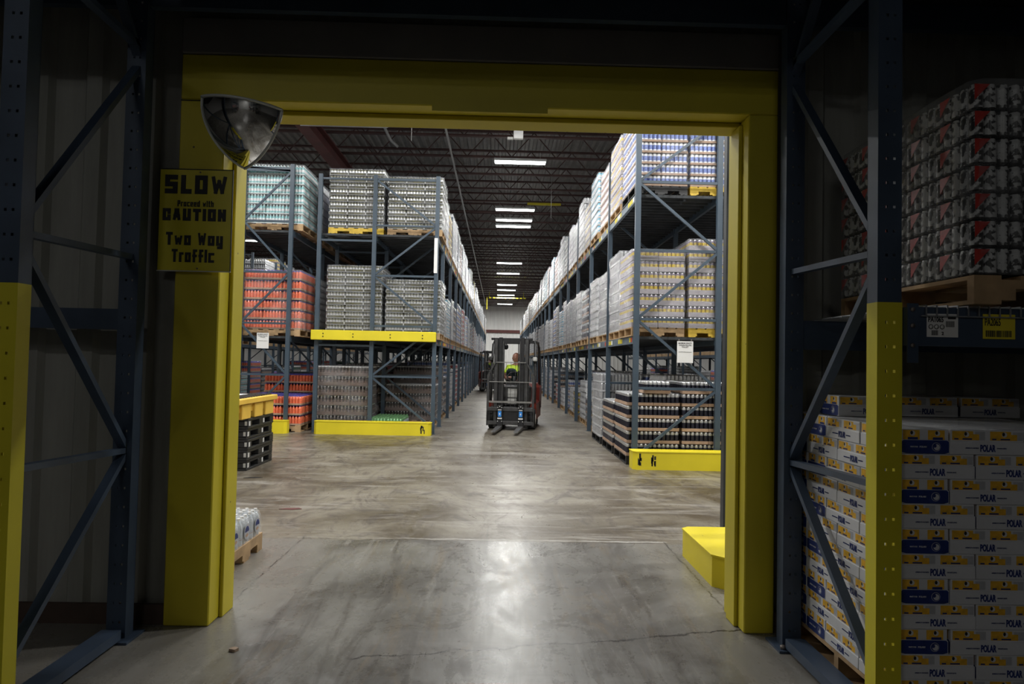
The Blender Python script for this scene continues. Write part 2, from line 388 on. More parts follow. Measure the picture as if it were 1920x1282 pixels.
# yellow cladding round the opening
tl = MB().rbox(-1.83, XL, Y0-.02, Y1, 0, HT, .006, 'yellow_trim'); tl.rbox(XL+.0005, XL+.022, Y0+.12, Y1-.04, 0, HT-.03, .004, 'yellow_trim'); tl.box(-1.829, XL-.001, Y0-.024, Y0-.0205, 2.94, 2.945, 'core_dark')
struct('trim_1', tl)
tr_ = MB().rbox(XR, 1.58, Y0-.02, Y1, 0, HT, .006, 'yellow_trim'); tr_.rbox(XR-.022, XR-.0005, Y0+.08, Y1-.1, 0, HT-.03, .004, 'yellow_trim')
struct('trim_2', tr_)
th_ = MB().rbox(-1.83, 1.58, Y0-.02, Y1, HT+.001, 3.21, .006, 'yellow_trim'); th_.rbox(XL, XR, Y0+.12, Y1-.04, HT-.028, HT, .004, 'yellow_trim'); th_.box(-.41, .25, Y0-.026, Y0-.021, HT-.03, HT+.03, 'yellow_trim')
struct('trim_3', th_)
struct('trim_4', MB().rbox(-1.83, 1.58, Y0-.03, Y1-.06, 3.212, 3.418, .006, 'grey_panel'))
# far building
struct('wall_back', corrugated(-16, 14, 0, 8.0, 70.9, 'siding_white', .4, .03))
struct('wall_left', MB().box(-16.1, -16, -16, 71, 0, 8, 'siding_white'))
struct('wall_right', MB().box(14, 14.1, -16, 71, 0, 8, 'siding_white'))
struct('wall_behind', MB().box(-16, 14, -16.1, -16, 0, 8, 'siding_white'))
cm = MB(); x = -16; pts = []
while x < 14:
    pts += [(x, 8.0), (x+.09, 8.0), (x+.12, 8.05), (x+.2, 8.05)]; x += .23
vs_ = [(a, y, z) for y in (-16, 71) for a, z in pts]; n = len(pts)
cm.add(vs_, [(i, n+i, n+i+1, i+1) for i in range(n-1)], 'deck_metal'); cm.box(-16, 14, -16, 71, 8.06, 8.15, 'deck_metal')
struct('ceiling', cm)
struct('trim_5', MB().box(-8, 8, 70.7, 70.86, 4.5, 4.8, 'girder_red'))
struct('trim_6', MB().box(-8, 8, 70.78, 70.86, 0, .45, 'girder_red'))

# roof joists
def joist_mesh(x0, x1):
    mb = MB(); zb, zt = 7.18, 7.94
    for s_ in (-1, 1):
        mb.box(x0, x1, s_*.03-.022, s_*.03+.022, zb, zb+.05, 'joist_red'); mb.box(x0, x1, s_*.03-.022, s_*.03+.022, zt-.05, zt, 'joist_red')
    n_ = int((x1-x0)/.62); dx = (x1-x0)/n_
    for i in range(n_):
        a = x0+i*dx; up = i % 2 == 0
        mb.bar((a, 0, zb+.03 if up else zt-.03), (a+dx, 0, zt-.03 if up else zb+.03), .025, .025, 'joist_red', (0, 1, 0))
    return mb.mesh('roof_joist')
jm = joist_mesh(-15.9, 13.9)
k = 0; y = 4.9
while y < 70:
    o = ob('roof_joist', jm, None, (0, y, 0))
    tag(o, 'dark red open-web steel joist under the metal roof deck' if y > 22 else
        'dark red roof joist above the doorway view, %s from the door wall' % ['first', 'second', 'third', 'fourth', 'fifth', 'sixth', 'seventh', 'eighth', 'ninth', 'tenth'][k], 'roof joist', 'roof joists over the warehouse aisle'); y += 1.75; k += 1
    if y > 22 and k < 10: k = 10
g = MB(); g.box(-4.75, -4.45, 4.3, 70.6, 6.78, 6.82, 'girder_red'); g.box(-4.62, -4.58, 4.3, 70.6, 6.82, 7.13, 'girder_red'); g.box(-4.75, -4.45, 4.3, 70.6, 7.13, 7.17, 'girder_red')
tag(ob('roof_girder', g), 'deep red steel girder running away under the roof joists at left', 'girder')
g = MB()
for (a, b2, z, r) in [(-1.41, 'l', 7.148, .03)]:
    g.tube([(a, 4.4, z), (a, 30, z), (a, 70.6, z)], r, 'pipe_grey')
tag(ob('conduit_pipe', g), 'thin pale conduit running the length of the roof above the aisle', 'pipe')
g = MB().tube([(-2.9, 10.6, 7.145), (-2.9, 17.5, 7.145), (-2.75, 17.7, 7.05)], .035, 'pipe_grey')
tag(ob('conduit_pipe', g), 'short pale conduit under the roof above the left rack', 'pipe')
g = MB().tube([(-4.6, 15.4, 6.76), (-2.65, 15.4, 6.76), (-2.5, 15.4, 6.84), (-2.5, 15.4, 7.19)], .018, 'pipe_grey')
tag(ob('conduit_pipe', g), 'thin bent conduit crossing below the red girder', 'pipe')
for k_, (x_, y_) in enumerate([(-1.85, 13.65), (1.5, 20.65), (1.35, 34.65)]):
    g = MB().tube([(x_, y_, 5.9), (x_, y_, 7.2)], .006, 'pipe_grey')
    tag(ob('hanging_wire', g), ['thin wire hanging from the roof near the left rack end', 'thin wire hanging from roof above right rack', 'thin wire hanging far down the right side of the roof'][k_], 'wire')
g = MB().rbox(-1.1, 2.1, 55.59, 55.71, 6.66, 6.75, .01, 'yellow_post'); g.rbox(-1.1, -1.03, 55.59, 55.71, 5.75, 6.659, .01, 'yellow_post')
for i in range(10): g.box(-1.0+i*.31, -.88+i*.31, 55.58, 55.589, 6.661, 6.749, 'ink')
g.box(-.9, -.86, 55.63, 55.67, 6.75, 7.2, 'yellow_post'); g.box(1.9, 1.94, 55.63, 55.67, 6.75, 7.2, 'yellow_post')
tag(ob('clearance_bar', g), 'black and yellow clearance bar hung across the far end of the aisle', 'clearance bar')
g = MB().rbox(.9, 2.1, 24.12, 24.18, 7.1, 7.185, .006, 'yellow_post')
tag(ob('roof_marker', g), 'yellow bar fixed under a roof joist beyond the second lights', 'marker bar')

# ------------------------------------------------------------------ lamps
def fixture_meshes(ln=1.36):
    h = MB().rbox(-ln/2-.03, ln/2+.03, -.13, .13, .035, .1, .01, 'tray_white')
    for s_ in (-1, 1): h.bar((s_*ln*.4, 0, .1), (s_*ln*.4, 0, .3), .008, .008, 'pipe_grey')
    t = MB()
    for s_ in (-.06, .06): t.tube([(-ln/2, s_, .01), (ln/2, s_, .01)], .02, 'tube', 8)
    return h.mesh('housing'), t.mesh('fluorescent_tube')
FH, FT = fixture_meshes()
def fixture(x, y, z, power, label, group=None, col=(1, .985, .95), cast=True):
    t = thing('ceiling_light', label, 'ceiling light', (x, y, z), 0, group)
    ob('housing', FH, t); ob('fluorescent_tube', FT, t)
    if cast:
        ld = bpy.data.lights.new('lamp', 'AREA'); ld.shape = 'RECTANGLE'; ld.size = 1.36; ld.size_y = .2; ld.energy = power; ld.color = col
        lo = bpy.data.objects.new('lamp', ld); C.objects.link(lo); lo.parent = t; lo.location = (0, 0, -.03)
    return t
ords = ['nearest', 'second', 'third', 'fourth', 'fifth', 'sixth', 'seventh', 'eighth', 'ninth', 'tenth', 'eleventh']
for i, y in enumerate([18.4, 24.2, 26.0, 27.2, 37.4, 41.8, 48, 51.5, 55.4, 64]):
    fixture(.47, y, 6.9, P_AISLE*(1.0 if i < 4 else (1.5 if i < 8 else 3.0)), '%s lit fluorescent strip light in the row above the main aisle' % ords[i], 'strip lights above the main aisle', cast=True)
for i, (x, y) in enumerate([(-5.2, 7.2), (-1.9, 8.6), (.47, 9.4), (3.2, 7.2), (.47, 13.0), (-5.2, 11.0), (4.6, 5.6)]):
    fixture(x, y, 6.9, P_CROSS, 'strip light over the cross aisle behind the door header', 'strip lights over the cross aisle')
for i, (x, y) in enumerate([(-7.2, 16), (-7.2, 26), (-7.2, 38), (6.6, 15), (6.6, 25), (6.6, 36), (-12, 20), (-12, 32), (-4.5, 66), (5, 66)]):
    fixture(x, y, 6.9, P_SIDE*(2.2 if y > 60 else 1), 'strip light above a neighbouring aisle behind the racks', 'strip lights over the neighbouring aisles')
for i, (x, y) in enumerate([(-.6, -9.5), (1.0, -13)]):
    fixture(x, y, 6.9, P_REAR, ['strip light behind the camera, nearer one seen in the mirror', 'strip light behind the camera, farther one seen in mirror'][i], None, (1, .97, .93))  # unseen lamps, added so the mirror has a lit room to reflect
nl = fixture(-3.2, -2.4, 4.7, P_NEAR, 'strip light hung low at left just behind the camera', None, (1, .97, .93))  # added lamp out of view, hung low to shape light on the door wall
ob('suspension_rod', MB().bar((-.5, 0, .3), (-.5, 0, 3.4), .01, .01, 'pipe_grey').bar((.5, 0, .3), (.5, 0, 3.4), .01, .01, 'pipe_grey').bar((-.56, 0, .3), (.56, 0, .3), .02, .02, 'pipe_grey'), nl)
e = thing('emergency_light', 'small white box lamp fixed below the roof joists', 'emergency light', (.34, 15.4, 6.67))
ob('housing', MB().rbox(-.11, .11, -.06, .06, -.1, .1, .01, 'cap_white').bar((0, 0, .1), (0, 0, .51), .02, .02, 'pipe_grey'), e)
ob('lamp_head', MB().rbox(-.25, -.12, -.05, .03, -.12, -.06, .01, 'tag_grey'), e)

# ------------------------------------------------------------------ goods
KIND = {  # item radius, height, bands (r factor, z factor, material) ; tray height, tray material ; words
 'silver': dict(r=.033, h=.122, cap=None, body=['silver', 'can_white', 'silver'], tray=.045, tm='tray_white', w='silver cans in white trays'),
 'grey': dict(r=.033, h=.157, cap=None, body=['silver', 'silver', 'silver'], tray=.03, tm='tray_white', w='tall silver cans'),
 'olive': dict(r=.033, h=.125, cap=None, body=['can_olive', 'silver', 'can_olive'], tray=.058, tm='tray_olive', w='silver and olive cans in dark printed trays', border=1),
 'blue': dict(r=.033, h=.157, cap=None, body=['can_white', 'can_blue', 'can_white'], tray=.03, tm='tray_tan', w='blue and white cans in tan trays'),
 'yellow': dict(r=.033, h=.157, cap=None, body=['can_grape', 'can_yellow', 'can_grape'], tray=.072, tm='tray_grey', w='yellow-banded cans in greyish trays'),
 'dark': dict(r=.033, h=.176, cap=None, body=['can_dark', 'can_dark', 'silver'], tray=.045, tm='tray_tan', w='dark cans in tan trays'),
 'pink': dict(r=.033, h=.145, cap=None, body=['can_pink', 'can_white', 'can_pink'], tray=.04, tm='tray_tan', w='pink and white cans'),
 'cyan': dict(r=.033, h=.145, cap=None, body=['can_cyan', 'can_white', 'can_cyan'], tray=.03, tm='tray_white', w='bright blue cans'),
 'red': dict(r=.033, h=.145, cap=None, body=['can_red', 'can_red', 'can_white'], tray=.03, tm='tray_tan', w='dark red cans'),
 'green': dict(r=.033, h=.145, cap=None, body=['can_green', 'can_green', 'silver'], tray=.03, tm='tray_white', w='green cans'),
 'gold': dict(r=.033, h=.145, cap=None, body=['can_olive', 'can_yellow', 'can_olive'], tray=.04, tm='tray_tan', w='gold and olive cans'),
 'teal': dict(r=.033, h=.19, cap='cap_white', body=['bottle_teal', 'can_white', 'bottle_teal'], tray=.02, tm='tray_white', w='pale teal bottles'),
 'orange': dict(r=.033, h=.19, cap='cap_blue', body=['bottle_orange', 'bottle_orange', 'bottle_orange'], tray=.035, tm='tray_tan', w='orange soda bottles'),
 'brown': dict(r=.033, h=.19, cap='cap_white', body=['bottle_brown', 'tray_brown', 'bottle_brown'], tray=.07, tm='tray_brown', w='dark brown bottles'),
 'emerald': dict(r=.033, h=.19, cap='cap_white', body=['bottle_green', 'bottle_green', 'bottle_green'], tray=.02, tm='tray_white', w='dark green bottles'),
 'lime': dict(r=.033, h=.17, cap='can_green', body=['bottle_teal', 'bottle_clear', 'can_green'], tray=.02, tm='tray_white', w='small pale green bottles'),
}
def item(mb, kd, cx, cy, z, n=8):
    k_ = KIND[kd]; r, h = k_['r']*.98, k_['h']; b0, b1, b2_ = k_['body']
    if k_['cap']:
        mb.lathe(cx, cy, z, [(r, 0, b0), (r, h*.28, b1), (r, h*.55, b2_), (r*.95, h*.68, b2_), (r*.4, h*.88, k_['cap']), (r*.42, h, k_['cap'])], n)
    else:
        mb.lathe(cx, cy, z, [(r, 0, b0), (r, h*.3, b1), (r, h*.72, b2_), (r, h*.9, 'silver'), (r*.8, h*.985, 'silver')], n)
def layh(kd): return KIND[kd]['h']+.012
def tray(mb, kd, x0, x1, y0, y1, z):
    k_ = KIND[kd]; t = k_['tray']
    mb.box(x0, x1, y0, y1, z, z+t, k_['tm'])
    if k_.get('border'):
        for zz in (z+.002, z+t-.006):
            mb.box(x0-.002, x1+.002, y0-.002, y0-.0005, zz, zz+.006, 'tray_white'); mb.box(x0-.002, x0-.0005, y0-.002, y1, zz, zz+.006, 'tray_white'); mb.box(x1+.0005, x1+.002, y0-.002, y1, zz, zz+.006, 'tray_white')
        mb.box(x0-.002, x0+.006, y0-.002, y0-.0005, z, z+t, 'tray_white'); mb.box(x1-.006, x1+.002, y0-.002, y0-.0005, z, z+t, 'tray_white')
        mb.box(x0+(x1-x0)*.35, x0+(x1-x0)*.85, y0-.0015, y0-.0006, z+t*.35, z+t*.7, 'can_olive')
cache = {}
def pack_mesh(kd, sx, sy):
    key = ('p', kd, round(sx, 3), round(sy, 3))
    if key not in cache:
        mb = MB(); nx = max(2, round(sx/.067)); ny = max(2, round(sy/.067)); g_ = .003
        tray(mb, kd, -sx/2+g_, sx/2-g_, -sy/2+g_, sy/2-g_, 0)
        for i in range(nx):
            for j in range(ny):
                item(mb, kd, -sx/2+g_+.034+(sx-2*g_-.068)*i/(nx-1), -sy/2+g_+.034+(sy-2*g_-.068)*j/(ny-1), .004, 10)
        cache[key] = mb.mesh('bottle_pack' if KIND[kd]['cap'] else 'can_pack')
    return cache[key]
def layer_mesh(kd, sx, sy, top=False, n=7, name='layer'):
    key = ('l', kd, sx, sy, top, n)
    if key not in cache:
        mb = MB(); px_ = round(sx/.067); py_ = round(sy/.067)
        q = 3 if sx > 1 else 2
        for i in range(q):
            for j in range(3): tray(mb, kd, -sx/2+sx*i/q+.003, -sx/2+sx*(i+1)/q-.003, -sy/2+sy*j/3+.003, -sy/2+sy*(j+1)/3-.003, 0)
        if not top: mb.box(-sx/2+.09, sx/2-.09, -sy/2+.09, sy/2-.09, KIND[kd]['tray'], layh(kd)-.02, 'core_dark')
        for i in range(px_):
            for j in range(py_):
                if top or i in (0, px_-1) or j in (0, py_-1):
                    item(mb, kd, -sx/2+.036+(sx-.072)*i/(px_-1), -sy/2+.036+(sy-.072)*j/(py_-1), .004, n)
        cache[key] = mb.mesh(name)
    return cache[key]
def pallet_mesh(sx, sy, m='wood', h=.135):
    key = ('w', sx, sy, m, h)
    if key not in cache:
        mb = MB(); t = .017
        for i in range(6):   # deck boards along Y
            a = -sx/2+(sx-.11)*i/5; mb.box(a, a+.11, -sy/2, sy/2, h-t, h, m)
        for i in range(3):
            a = -sx/2+(sx-.11)*i/2; mb.box(a, a+.11, -sy/2, sy/2, 0, t, m)
        for s_ in (-sy/2, -.02, sy/2-.04):   # notched stringers along X
            segs = [(-sx/2, -sx*.34, 0), (-sx*.34, -sx*.12, 1), (-sx*.12, sx*.12, 0), (sx*.12, sx*.34, 1), (sx*.34, sx/2, 0)]
            for a, b2_, nt_ in segs: mb.box(a, b2_, s_, s_+.04, (t if not nt_ else t+.045), h-t, m)
        cache[key] = mb.mesh('wooden_pallet')
    return cache[key]
def wrap_mesh(sx, sy, h, lh, seed, m='stretch_film'):
    key = ('wr', sx, sy, round(h, 3), lh, seed, m)
    if key not in cache:
        mb = MB(); r = .035; per = []
        def seg(p, q, n_): return [(p[0]+(q[0]-p[0])*i/n_, p[1]+(q[1]-p[1])*i/n_) for i in range(n_)]
        X, Y = sx/2+.012, sy/2+.012; cs = [(-X+r, -Y), (X-r, -Y), (X, -Y+r), (X, Y-r), (X-r, Y), (-X+r, Y), (-X, Y-r), (-X, -Y+r)]
        for i in range(8): per += seg(cs[i], cs[(i+1) % 8], 9 if i % 2 == 0 else 2)
        n = len(per); nl = max(6, int(h/lh*4)); vs_ = []
        def disp(x, y, z):
            return mnoise.noise(Vector((x*4+seed*7, y*4, z*5)))*.016+mnoise.noise(Vector((x*12, y*12+seed, z*16)))*.007
        for j in range(nl+1):
            z = h*j/nl; pinch = -.007*(1-abs(sin(pi*z/lh)))
            for (x, y) in per:
                d = (max(-.006, disp(x, y, z))+pinch)
                l_ = sqrt(x*x+y*y); zz = z
                vs_.append((x*(1+d/l_*1.0), y*(1+d/l_), zz))
        fs = [(j*n+i, j*n+(i+1) % n, (j+1)*n+(i+1) % n, (j+1)*n+i) for j in range(nl) for i in range(n)]
        o_ = len(vs_)
        for (x, y) in per: vs_.append((x*.82, y*.82, h+.006+disp(x, y, 9)*.5))
        fs += [(nl*n+i, nl*n+(i+1) % n, o_+(i+1) % n, o_+i) for i in range(n)]
        vs_.append((0, 0, h+.004)); fs += [(o_+i, o_+(i+1) % n, o_+n) for i in range(n)]
        mb.add(vs_, fs, m, True); cache[key] = mb.mesh('plastic_wrap')
    return cache[key]
def load(kd, sx, sy, nl, label, loc, detail=1, group=None, wrap='stretch_film', pal='wood', rz=0, seed=0, hp=.135, dz=0.):
    t = thing('pallet_load', label, 'pallet load', loc, rz, group)
    ob('wooden_pallet', pallet_mesh(sx, sy, pal, hp), t); lh = layh(kd)
    if detail == 2:
        q = 3 if sx > 1 else 2; psx, psy = sx/q, sy/3; me = pack_mesh(kd, psx, psy); nm = me.name.split('.')[0]
        for l_ in range(nl):
            for i in range(q):
                for j in range(3):
                    if l_ < nl-1 and j == 1 and (q == 3 and i == 1): continue
                    ob(nm, me, t, (-sx/2+psx*(i+.5)+random.uniform(-.003, .003), -sy/2+psy*(j+.5)+random.uniform(-.003, .003), hp+l_*lh))
    elif detail == 1:
        for l_ in range(nl):
            ob('tray_layer', layer_mesh(kd, sx, sy, l_ == nl-1, 7, 'tray_layer'), t, (random.uniform(-.006, .006), random.uniform(-.006, .006), hp+l_*lh))
    else:
        key = ('g', kd, sx, sy, nl)
        if key not in cache:
            mb = MB(); src = layer_mesh(kd, sx, sy, False, 5, 'tray_layer'); sv = [tuple(v.co) for v in src.vertices]; sf = [(tuple(p.vertices), p.material_index, p.use_smooth) for p in src.polygons]
            mb.mats = [m_.name for m_ in src.materials]
            for l_ in range(nl):
                o_ = len(mb.v); mb.v.extend([(a, b_, c_+l_*lh) for a, b_, c_ in sv])
                for f_, mi_, sm_ in sf: mb.f.append(tuple(i+o_ for i in f_)); mb.mi.append(mi_); mb.sm.append(sm_)
            cache[key] = mb.mesh('stacked_goods')
        ob('stacked_goods', cache[key], t, (0, 0, hp))
    if wrap:
        ob('plastic_wrap', wrap_mesh(sx, sy, nl*lh+.004, lh, seed % 3, wrap), t, (0, 0, hp))
    return t

# ------------------------------------------------------------------ pallet racks
def bracing(mb, x0, x1, y, H, flip, m, wd=.038, step=1.03, z0=.12):
    a, b_ = (x1, x0) if flip else (x0, x1)   # a holds the even nodes
    z = z0; i = 0; out = []
    while z < H-.12:
        p, q = (a, b_) if i % 2 == 0 else (b_, a)
        z2 = min(z+step, H-.08)
        out.append(((p, y, z), (q, y, z2))); out.append(((x0, y, z2), (x1, y, z2))); z = z2; i += 1
    return out
def rack(label, posts, braced, flip, y0, bays, H, levels, beamrows, group=None, mt_='rack_blue', labels=False):
    t = thing('pallet_rack', label, 'pallet rack', (0, 0, 0), 0, group)
    ys = [y0]
    for b_ in bays: ys.append(ys[-1]+b_)
    pw = .08
    pm = MB(); pm.box(-pw/2, pw/2, -.002, .002, 0, H, mt_)
    pm = MB().box(-pw/2, pw/2, 0, .006, 0, H, mt_); pm.box(-pw/2, -pw/2+.006, .006, .07, 0, H, mt_); pm.box(pw/2-.006, pw/2, .006, .07, 0, H, mt_)
    pm.box(-pw/2-.02, pw/2+.02, -.02, .09, 0, .008, mt_); pmesh = pm.mesh('post')
    seg_cache = {}
    for fi, y in enumerate(ys):
        fr = None
        mb = MB(); near = fi < 3
        lines = []
        for (xa, xb) in braced: lines += bracing(mb, min(xa, xb), max(xa, xb), y+.03, H, flip, mt_)
        if not near:
            for p, q in lines: mb.bar(p, q, .03, .03, mt_, (0, 1, 0))
            for x in posts: mb.box(x-pw/2, x+pw/2, y, y+.07, 0, H, mt_)
            ob('upright_frame', mb, t)
        else:
            for z in levels: 
                for i in range(len(posts)-1):
                    a, b_ = sorted(posts[i:i+2]); 
                    if (posts[i], posts[i+1]) not in braced: mb.box(a+pw/2, b_-pw/2, y+.02, y+.05, z-.18, z-.14, mt_)
            mb.box(min(posts)+pw/2, max(posts)-pw/2, y+.015, y+.055, H-.11, H-.07, mt_)
            fr = ob('upright_frame', mb, t)
            for x in posts: ob('post', pmesh, fr, (x, y, 0))
            for p, q in lines: ob('brace', MB().bar(p, q, .04, .032, mt_, (0, 1, 0)), fr)
    for bi in range(len(bays)):
        a, b_ = ys[bi]+.07, ys[bi+1]
        for z in levels:
            for x in beamrows:
                mb = MB().box(x-.022, x+.022, a, b_, z-.115, z, 'beam_grey' if abs(x) < 2.3 else mt_)
                o = ob('beam', mb, t)
                if labels and x == beamrows[0] and bi < 5:
                    sx_ = -1 if x > 0 else 1; lm = MB(); yy = a+.15; 
                    while yy < b_-.2:
                        c_ = random.choice(['label_yellow', 'white_paper', 'label_red', 'label_yellow']); xx = x+sx_*.0225
                        lm.box(min(xx, xx+sx_*.002), max(xx, xx+sx_*.002), yy, yy+.1, z-.09, z-.02, c_); yy += random.choice([.13, .14, .7])
                    ob('shelf_label', lm, o)
            mb = MB(); x0, x1 = min(beamrows), max(beamrows)
            yy = a+.06
            while yy < b_-.05: mb.box(x0+.025, x1-.025, yy, yy+.05, z-.045, z-.004, 'deck_dark'); yy += .21
            xx = x0+.1
            while xx < x1-.05: mb.box(xx, xx+.008, a, b_, z-.004, z-.0005, 'deck_dark'); xx += .1
            ob('deck_support', mb, t)
    return t, ys
L1, L2, LT = 1.93, 4.08, 5.28
rR, yR = rack('long blue-grey pallet rack lining the right side of the aisle', [2.04, 3.27], [(2.04, 3.27)], False, 10.1, [2.55]*22, LT, [L1, L2], [2.04, 3.27, 4.5], labels=True)
rL, yL = rack('long blue-grey pallet rack lining the left side of the aisle', [-1.32, -2.6, -3.72], [(-1.32, -2.6)], True, 13.95, [1.55]+[2.42]*21, LT, [L1, L2], [-1.32, -2.6, -3.72], labels=True)
rC, yC = rack('blue-grey pallet rack at far left, seen beside the yellow door jamb', [-4.24, -5.2], [(-4.24, -5.2)], False, 13.75, [2.5]*12, 5.4, [L1, L2], [-4.24, -5.2])
rD, yD = rack('distant pallet rack seen through the left racks, left of the neighbouring aisle', [-9.0, -10.2], [(-9.0, -10.2)], True, 17.0, [2.6]*12, LT, [L1, L2], [-9.0, -10.2])
rE, yE = rack('distant pallet rack seen through the right rack, beyond the neighbouring aisle', [8.2, 9.4], [(8.2, 9.4)], False, 12.0, [2.6]*12, LT, [L1, L2], [8.2, 9.4])
rG, yG = rack('pallet rack behind the camera at right, seen only in the mirror', [3.3, 4.4], [(3.3, 4.4)], False, -15.2, [2.6]*4, LT, [L1, L2], [3.3, 4.4])
rH, yH = rack('pallet rack behind the camera at left, seen only in the mirror', [-3.4, -4.5], [(-3.4, -4.5)], True, -15.2, [2.6]*4, LT, [L1, L2], [-3.4, -4.5])
# yellow end beam and barriers
gb = MB().rbox(-3.8, -1.28, 13.82, 13.94, 1.87, 2.07, .008, 'yellow_barrier')
for x in (-3.55, -2.95, -2.2, -1.55):
    for z in (1.94, 2.0): gb.cyl((x, 13.819, z), (x, 13.81, z), .012, 'ink', 8)
ob('end_guard_beam', gb, rL)
def barrier(name, label, x0, x1, y0, y1, h, ch, marks=(), bc=0.):
    t = thing(name, label, 'floor barrier', (x0, y0, 0)); W, D = x1-x0, y1-y0
    ob('steel_shell', MB().prism([(ch, 0), (W-ch, 0), (W, ch), (W, D)]+([(bc, D), (0, D-bc)] if bc else [(0, D)])+[(0, ch)], 0, h, 'yellow_barrier'), t)
    ob('top_lip', MB().prism([(ch-.01, -.008), (W-ch+.01, -.008), (W+.008, ch), (W+.008, D)]+([(bc, D), (-.008, D-bc)] if bc else [(-.008, D)])+[(-.008, ch)], h, h+.012, 'yellow_barrier'), t)
    for mx_, mw, s_ in marks:
        mk = MB(); rnd = random.Random(s_)
        for i in range(7):
            a = mx_+rnd.uniform(-mw, mw); z = rnd.uniform(.04, h-.08); mk.box(a, a+rnd.uniform(.008, .03), -.0015, -.0004, z, z+rnd.uniform(.04, .1), 'ink')
        ob('scuff_mark', mk, t)
    return t
barrier('end_barrier', 'long low yellow steel barrier at the end of the left aisle rack', -3.63, -1.32, 13.6, 13.86, .245, .05, [(2.15, .05, 1)])
barrier('end_barrier', 'short piece of low yellow barrier behind the black pallet stack', -5.3, -4.15, 13.55, 13.74, .245, .05, [(.75, .03, 2)])
barrier('end_barrier', 'low yellow steel barrier at the end of the right aisle rack', 1.95, 4.3, 9.75, 10.05, .25, .06, [(.28, .03, 4), (.08, .015, 5)])
def sheet(label, x, y, z, w_, h_, lines):
    t = thing('hanging_notice', label, 'notice', (x, y, z))
    ob('paper', MB().box(-w_/2, w_/2, 0, .003, -h_, 0, 'white_paper').box(-w_/2+.02, -w_/2+.035, -.001, .004, 0, .03, 'bolt').box(w_/2-.035, w_/2-.02, -.001, .004, 0, .03, 'bolt'), t)
    lm = MB()
    for i, (tx, ww, hh, zz) in enumerate(lines):
        join_into(lm, text_mesh(tx, ww, hh, 'ink', .02), 'ink', Matrix.Translation((0, -.001, -zz)))
    ob('lettering', lm, t)
nl_ = [('MAXIMUM CAPACITY', .2, .022, .03), ('WARNING PER LEVEL', .19, .016, .06), ('PALLET', .1, .016, .085), ('see supervisor before moving any load', .19, .012, .16)]
sheet('white notice hung on the near end of the right rack', 2.76, 10.07, 1.86, .24, .32, nl_)
sheet('white notice hung on the end of the far left rack', -4.72, 13.72, 1.98, .24, .31, nl_)
sg = thing('hanging_strip', 'long white narrow strip hanging from the upper left rack corner', 'strip', (-1.33, 13.92, 4.0))
ob('strip', MB().box(-.035, .035, 0, .004, -.72, 0, 'white_paper'), sg)

# ------------------------------------------------------------------ pallet loads on the racks
rowname = {'R': 'right rack', 'L': 'left rack', 'C': 'outer left rack', 'D': 'distant left rack', 'E': 'distant right rack'}
lvname = {0: 'floor level', 1: 'lower shelf', 2: 'upper shelf'}
SH = dict(silver='silver cans', grey='tall silver cans', olive='olive-silver cans', blue='blue-white cans', yellow='yellow-banded cans', dark='dark cans', pink='pink-white cans', cyan='bright blue cans', red='dark red cans', green='green cans', gold='gold-olive cans', teal='pale teal bottles', orange='orange soda bottles', brown='dark brown bottles', emerald='dark green bottles', lime='small pale green bottles')
for k_ in SH: KIND[k_]['s'] = SH[k_]
OR = ['first', 'second', 'third', 'fourth', 'fifth', 'sixth', 'seventh', 'eighth', 'ninth', 'tenth', 'eleventh', 'twelfth']
LVZ = {0: 0, 1: L1, 2: L2}
FAR = MB()
def far_load(kd, sx, sy, nl, x, y, z):
    lh = layh(kd); k_ = KIND[kd]; nx, ny = round(sx/.067), round(sy/.067)
    mb = MB(); mb.box(x-sx/2, x+sx/2, y-sy/2, y+sy/2, z+.1, z+.135, 'wood')
    for s_ in (-sx/2, -.04, sx/2-.08): mb.box(x+s_, x+s_+.08, y-sy/2, y+sy/2, z, z+.1, 'wood')
    b0 = FAR.slot(k_['body'][0]); b1 = FAR.slot('silver')
    for l_ in range(nl):
        zz = z+.135+l_*lh; mb.box(x-sx/2+.004, x+sx/2-.004, y-sy/2+.004, y+sy/2-.004, zz, zz+k_['tray'], k_['tm']); mb.box(x-sx/2+.05, x+sx/2-.05, y-sy/2+.05, y+sy/2-.05, zz+k_['tray'], zz+lh-.01, 'core_dark')
        for i in range(nx):
            for j in range(ny):
                if i in (0, nx-1) or j in (0, ny-1):
                    cx, cy = x-sx/2+.036+(sx-.072)*i/(nx-1), y-sy/2+.036+(sy-.072)*j/(ny-1); h_ = k_['h']
                    mb.lathe(cx, cy, zz, [(.032, k_['tray'], k_['body'][1]), (.032, h_*.7, 'silver' if not k_['cap'] else k_['cap']), (.02, h_, 'silver')], 4)
    o_ = len(FAR.v); FAR.v.extend(mb.v)
    for f_, mi_, sm_ in zip(mb.f, mb.mi, mb.sm): FAR.f.append(tuple(i+o_ for i in f_)); FAR.mi.append(FAR.slot(mb.mats[mi_])); FAR.sm.append(sm_)
    wm_ = wrap_mesh(sx, sy, nl*lh+.004, lh, 0, 'stretch_film'); o_ = len(FAR.v); sl = FAR.slot('stretch_film')
    FAR.v.extend([(v.co.x+x, v.co.y+y, v.co.z+z+.135) for v in wm_.vertices])
    for p in wm_.polygons: FAR.f.append(tuple(i+o_ for i in p.vertices)); FAR.mi.append(sl); FAR.sm.append(True)
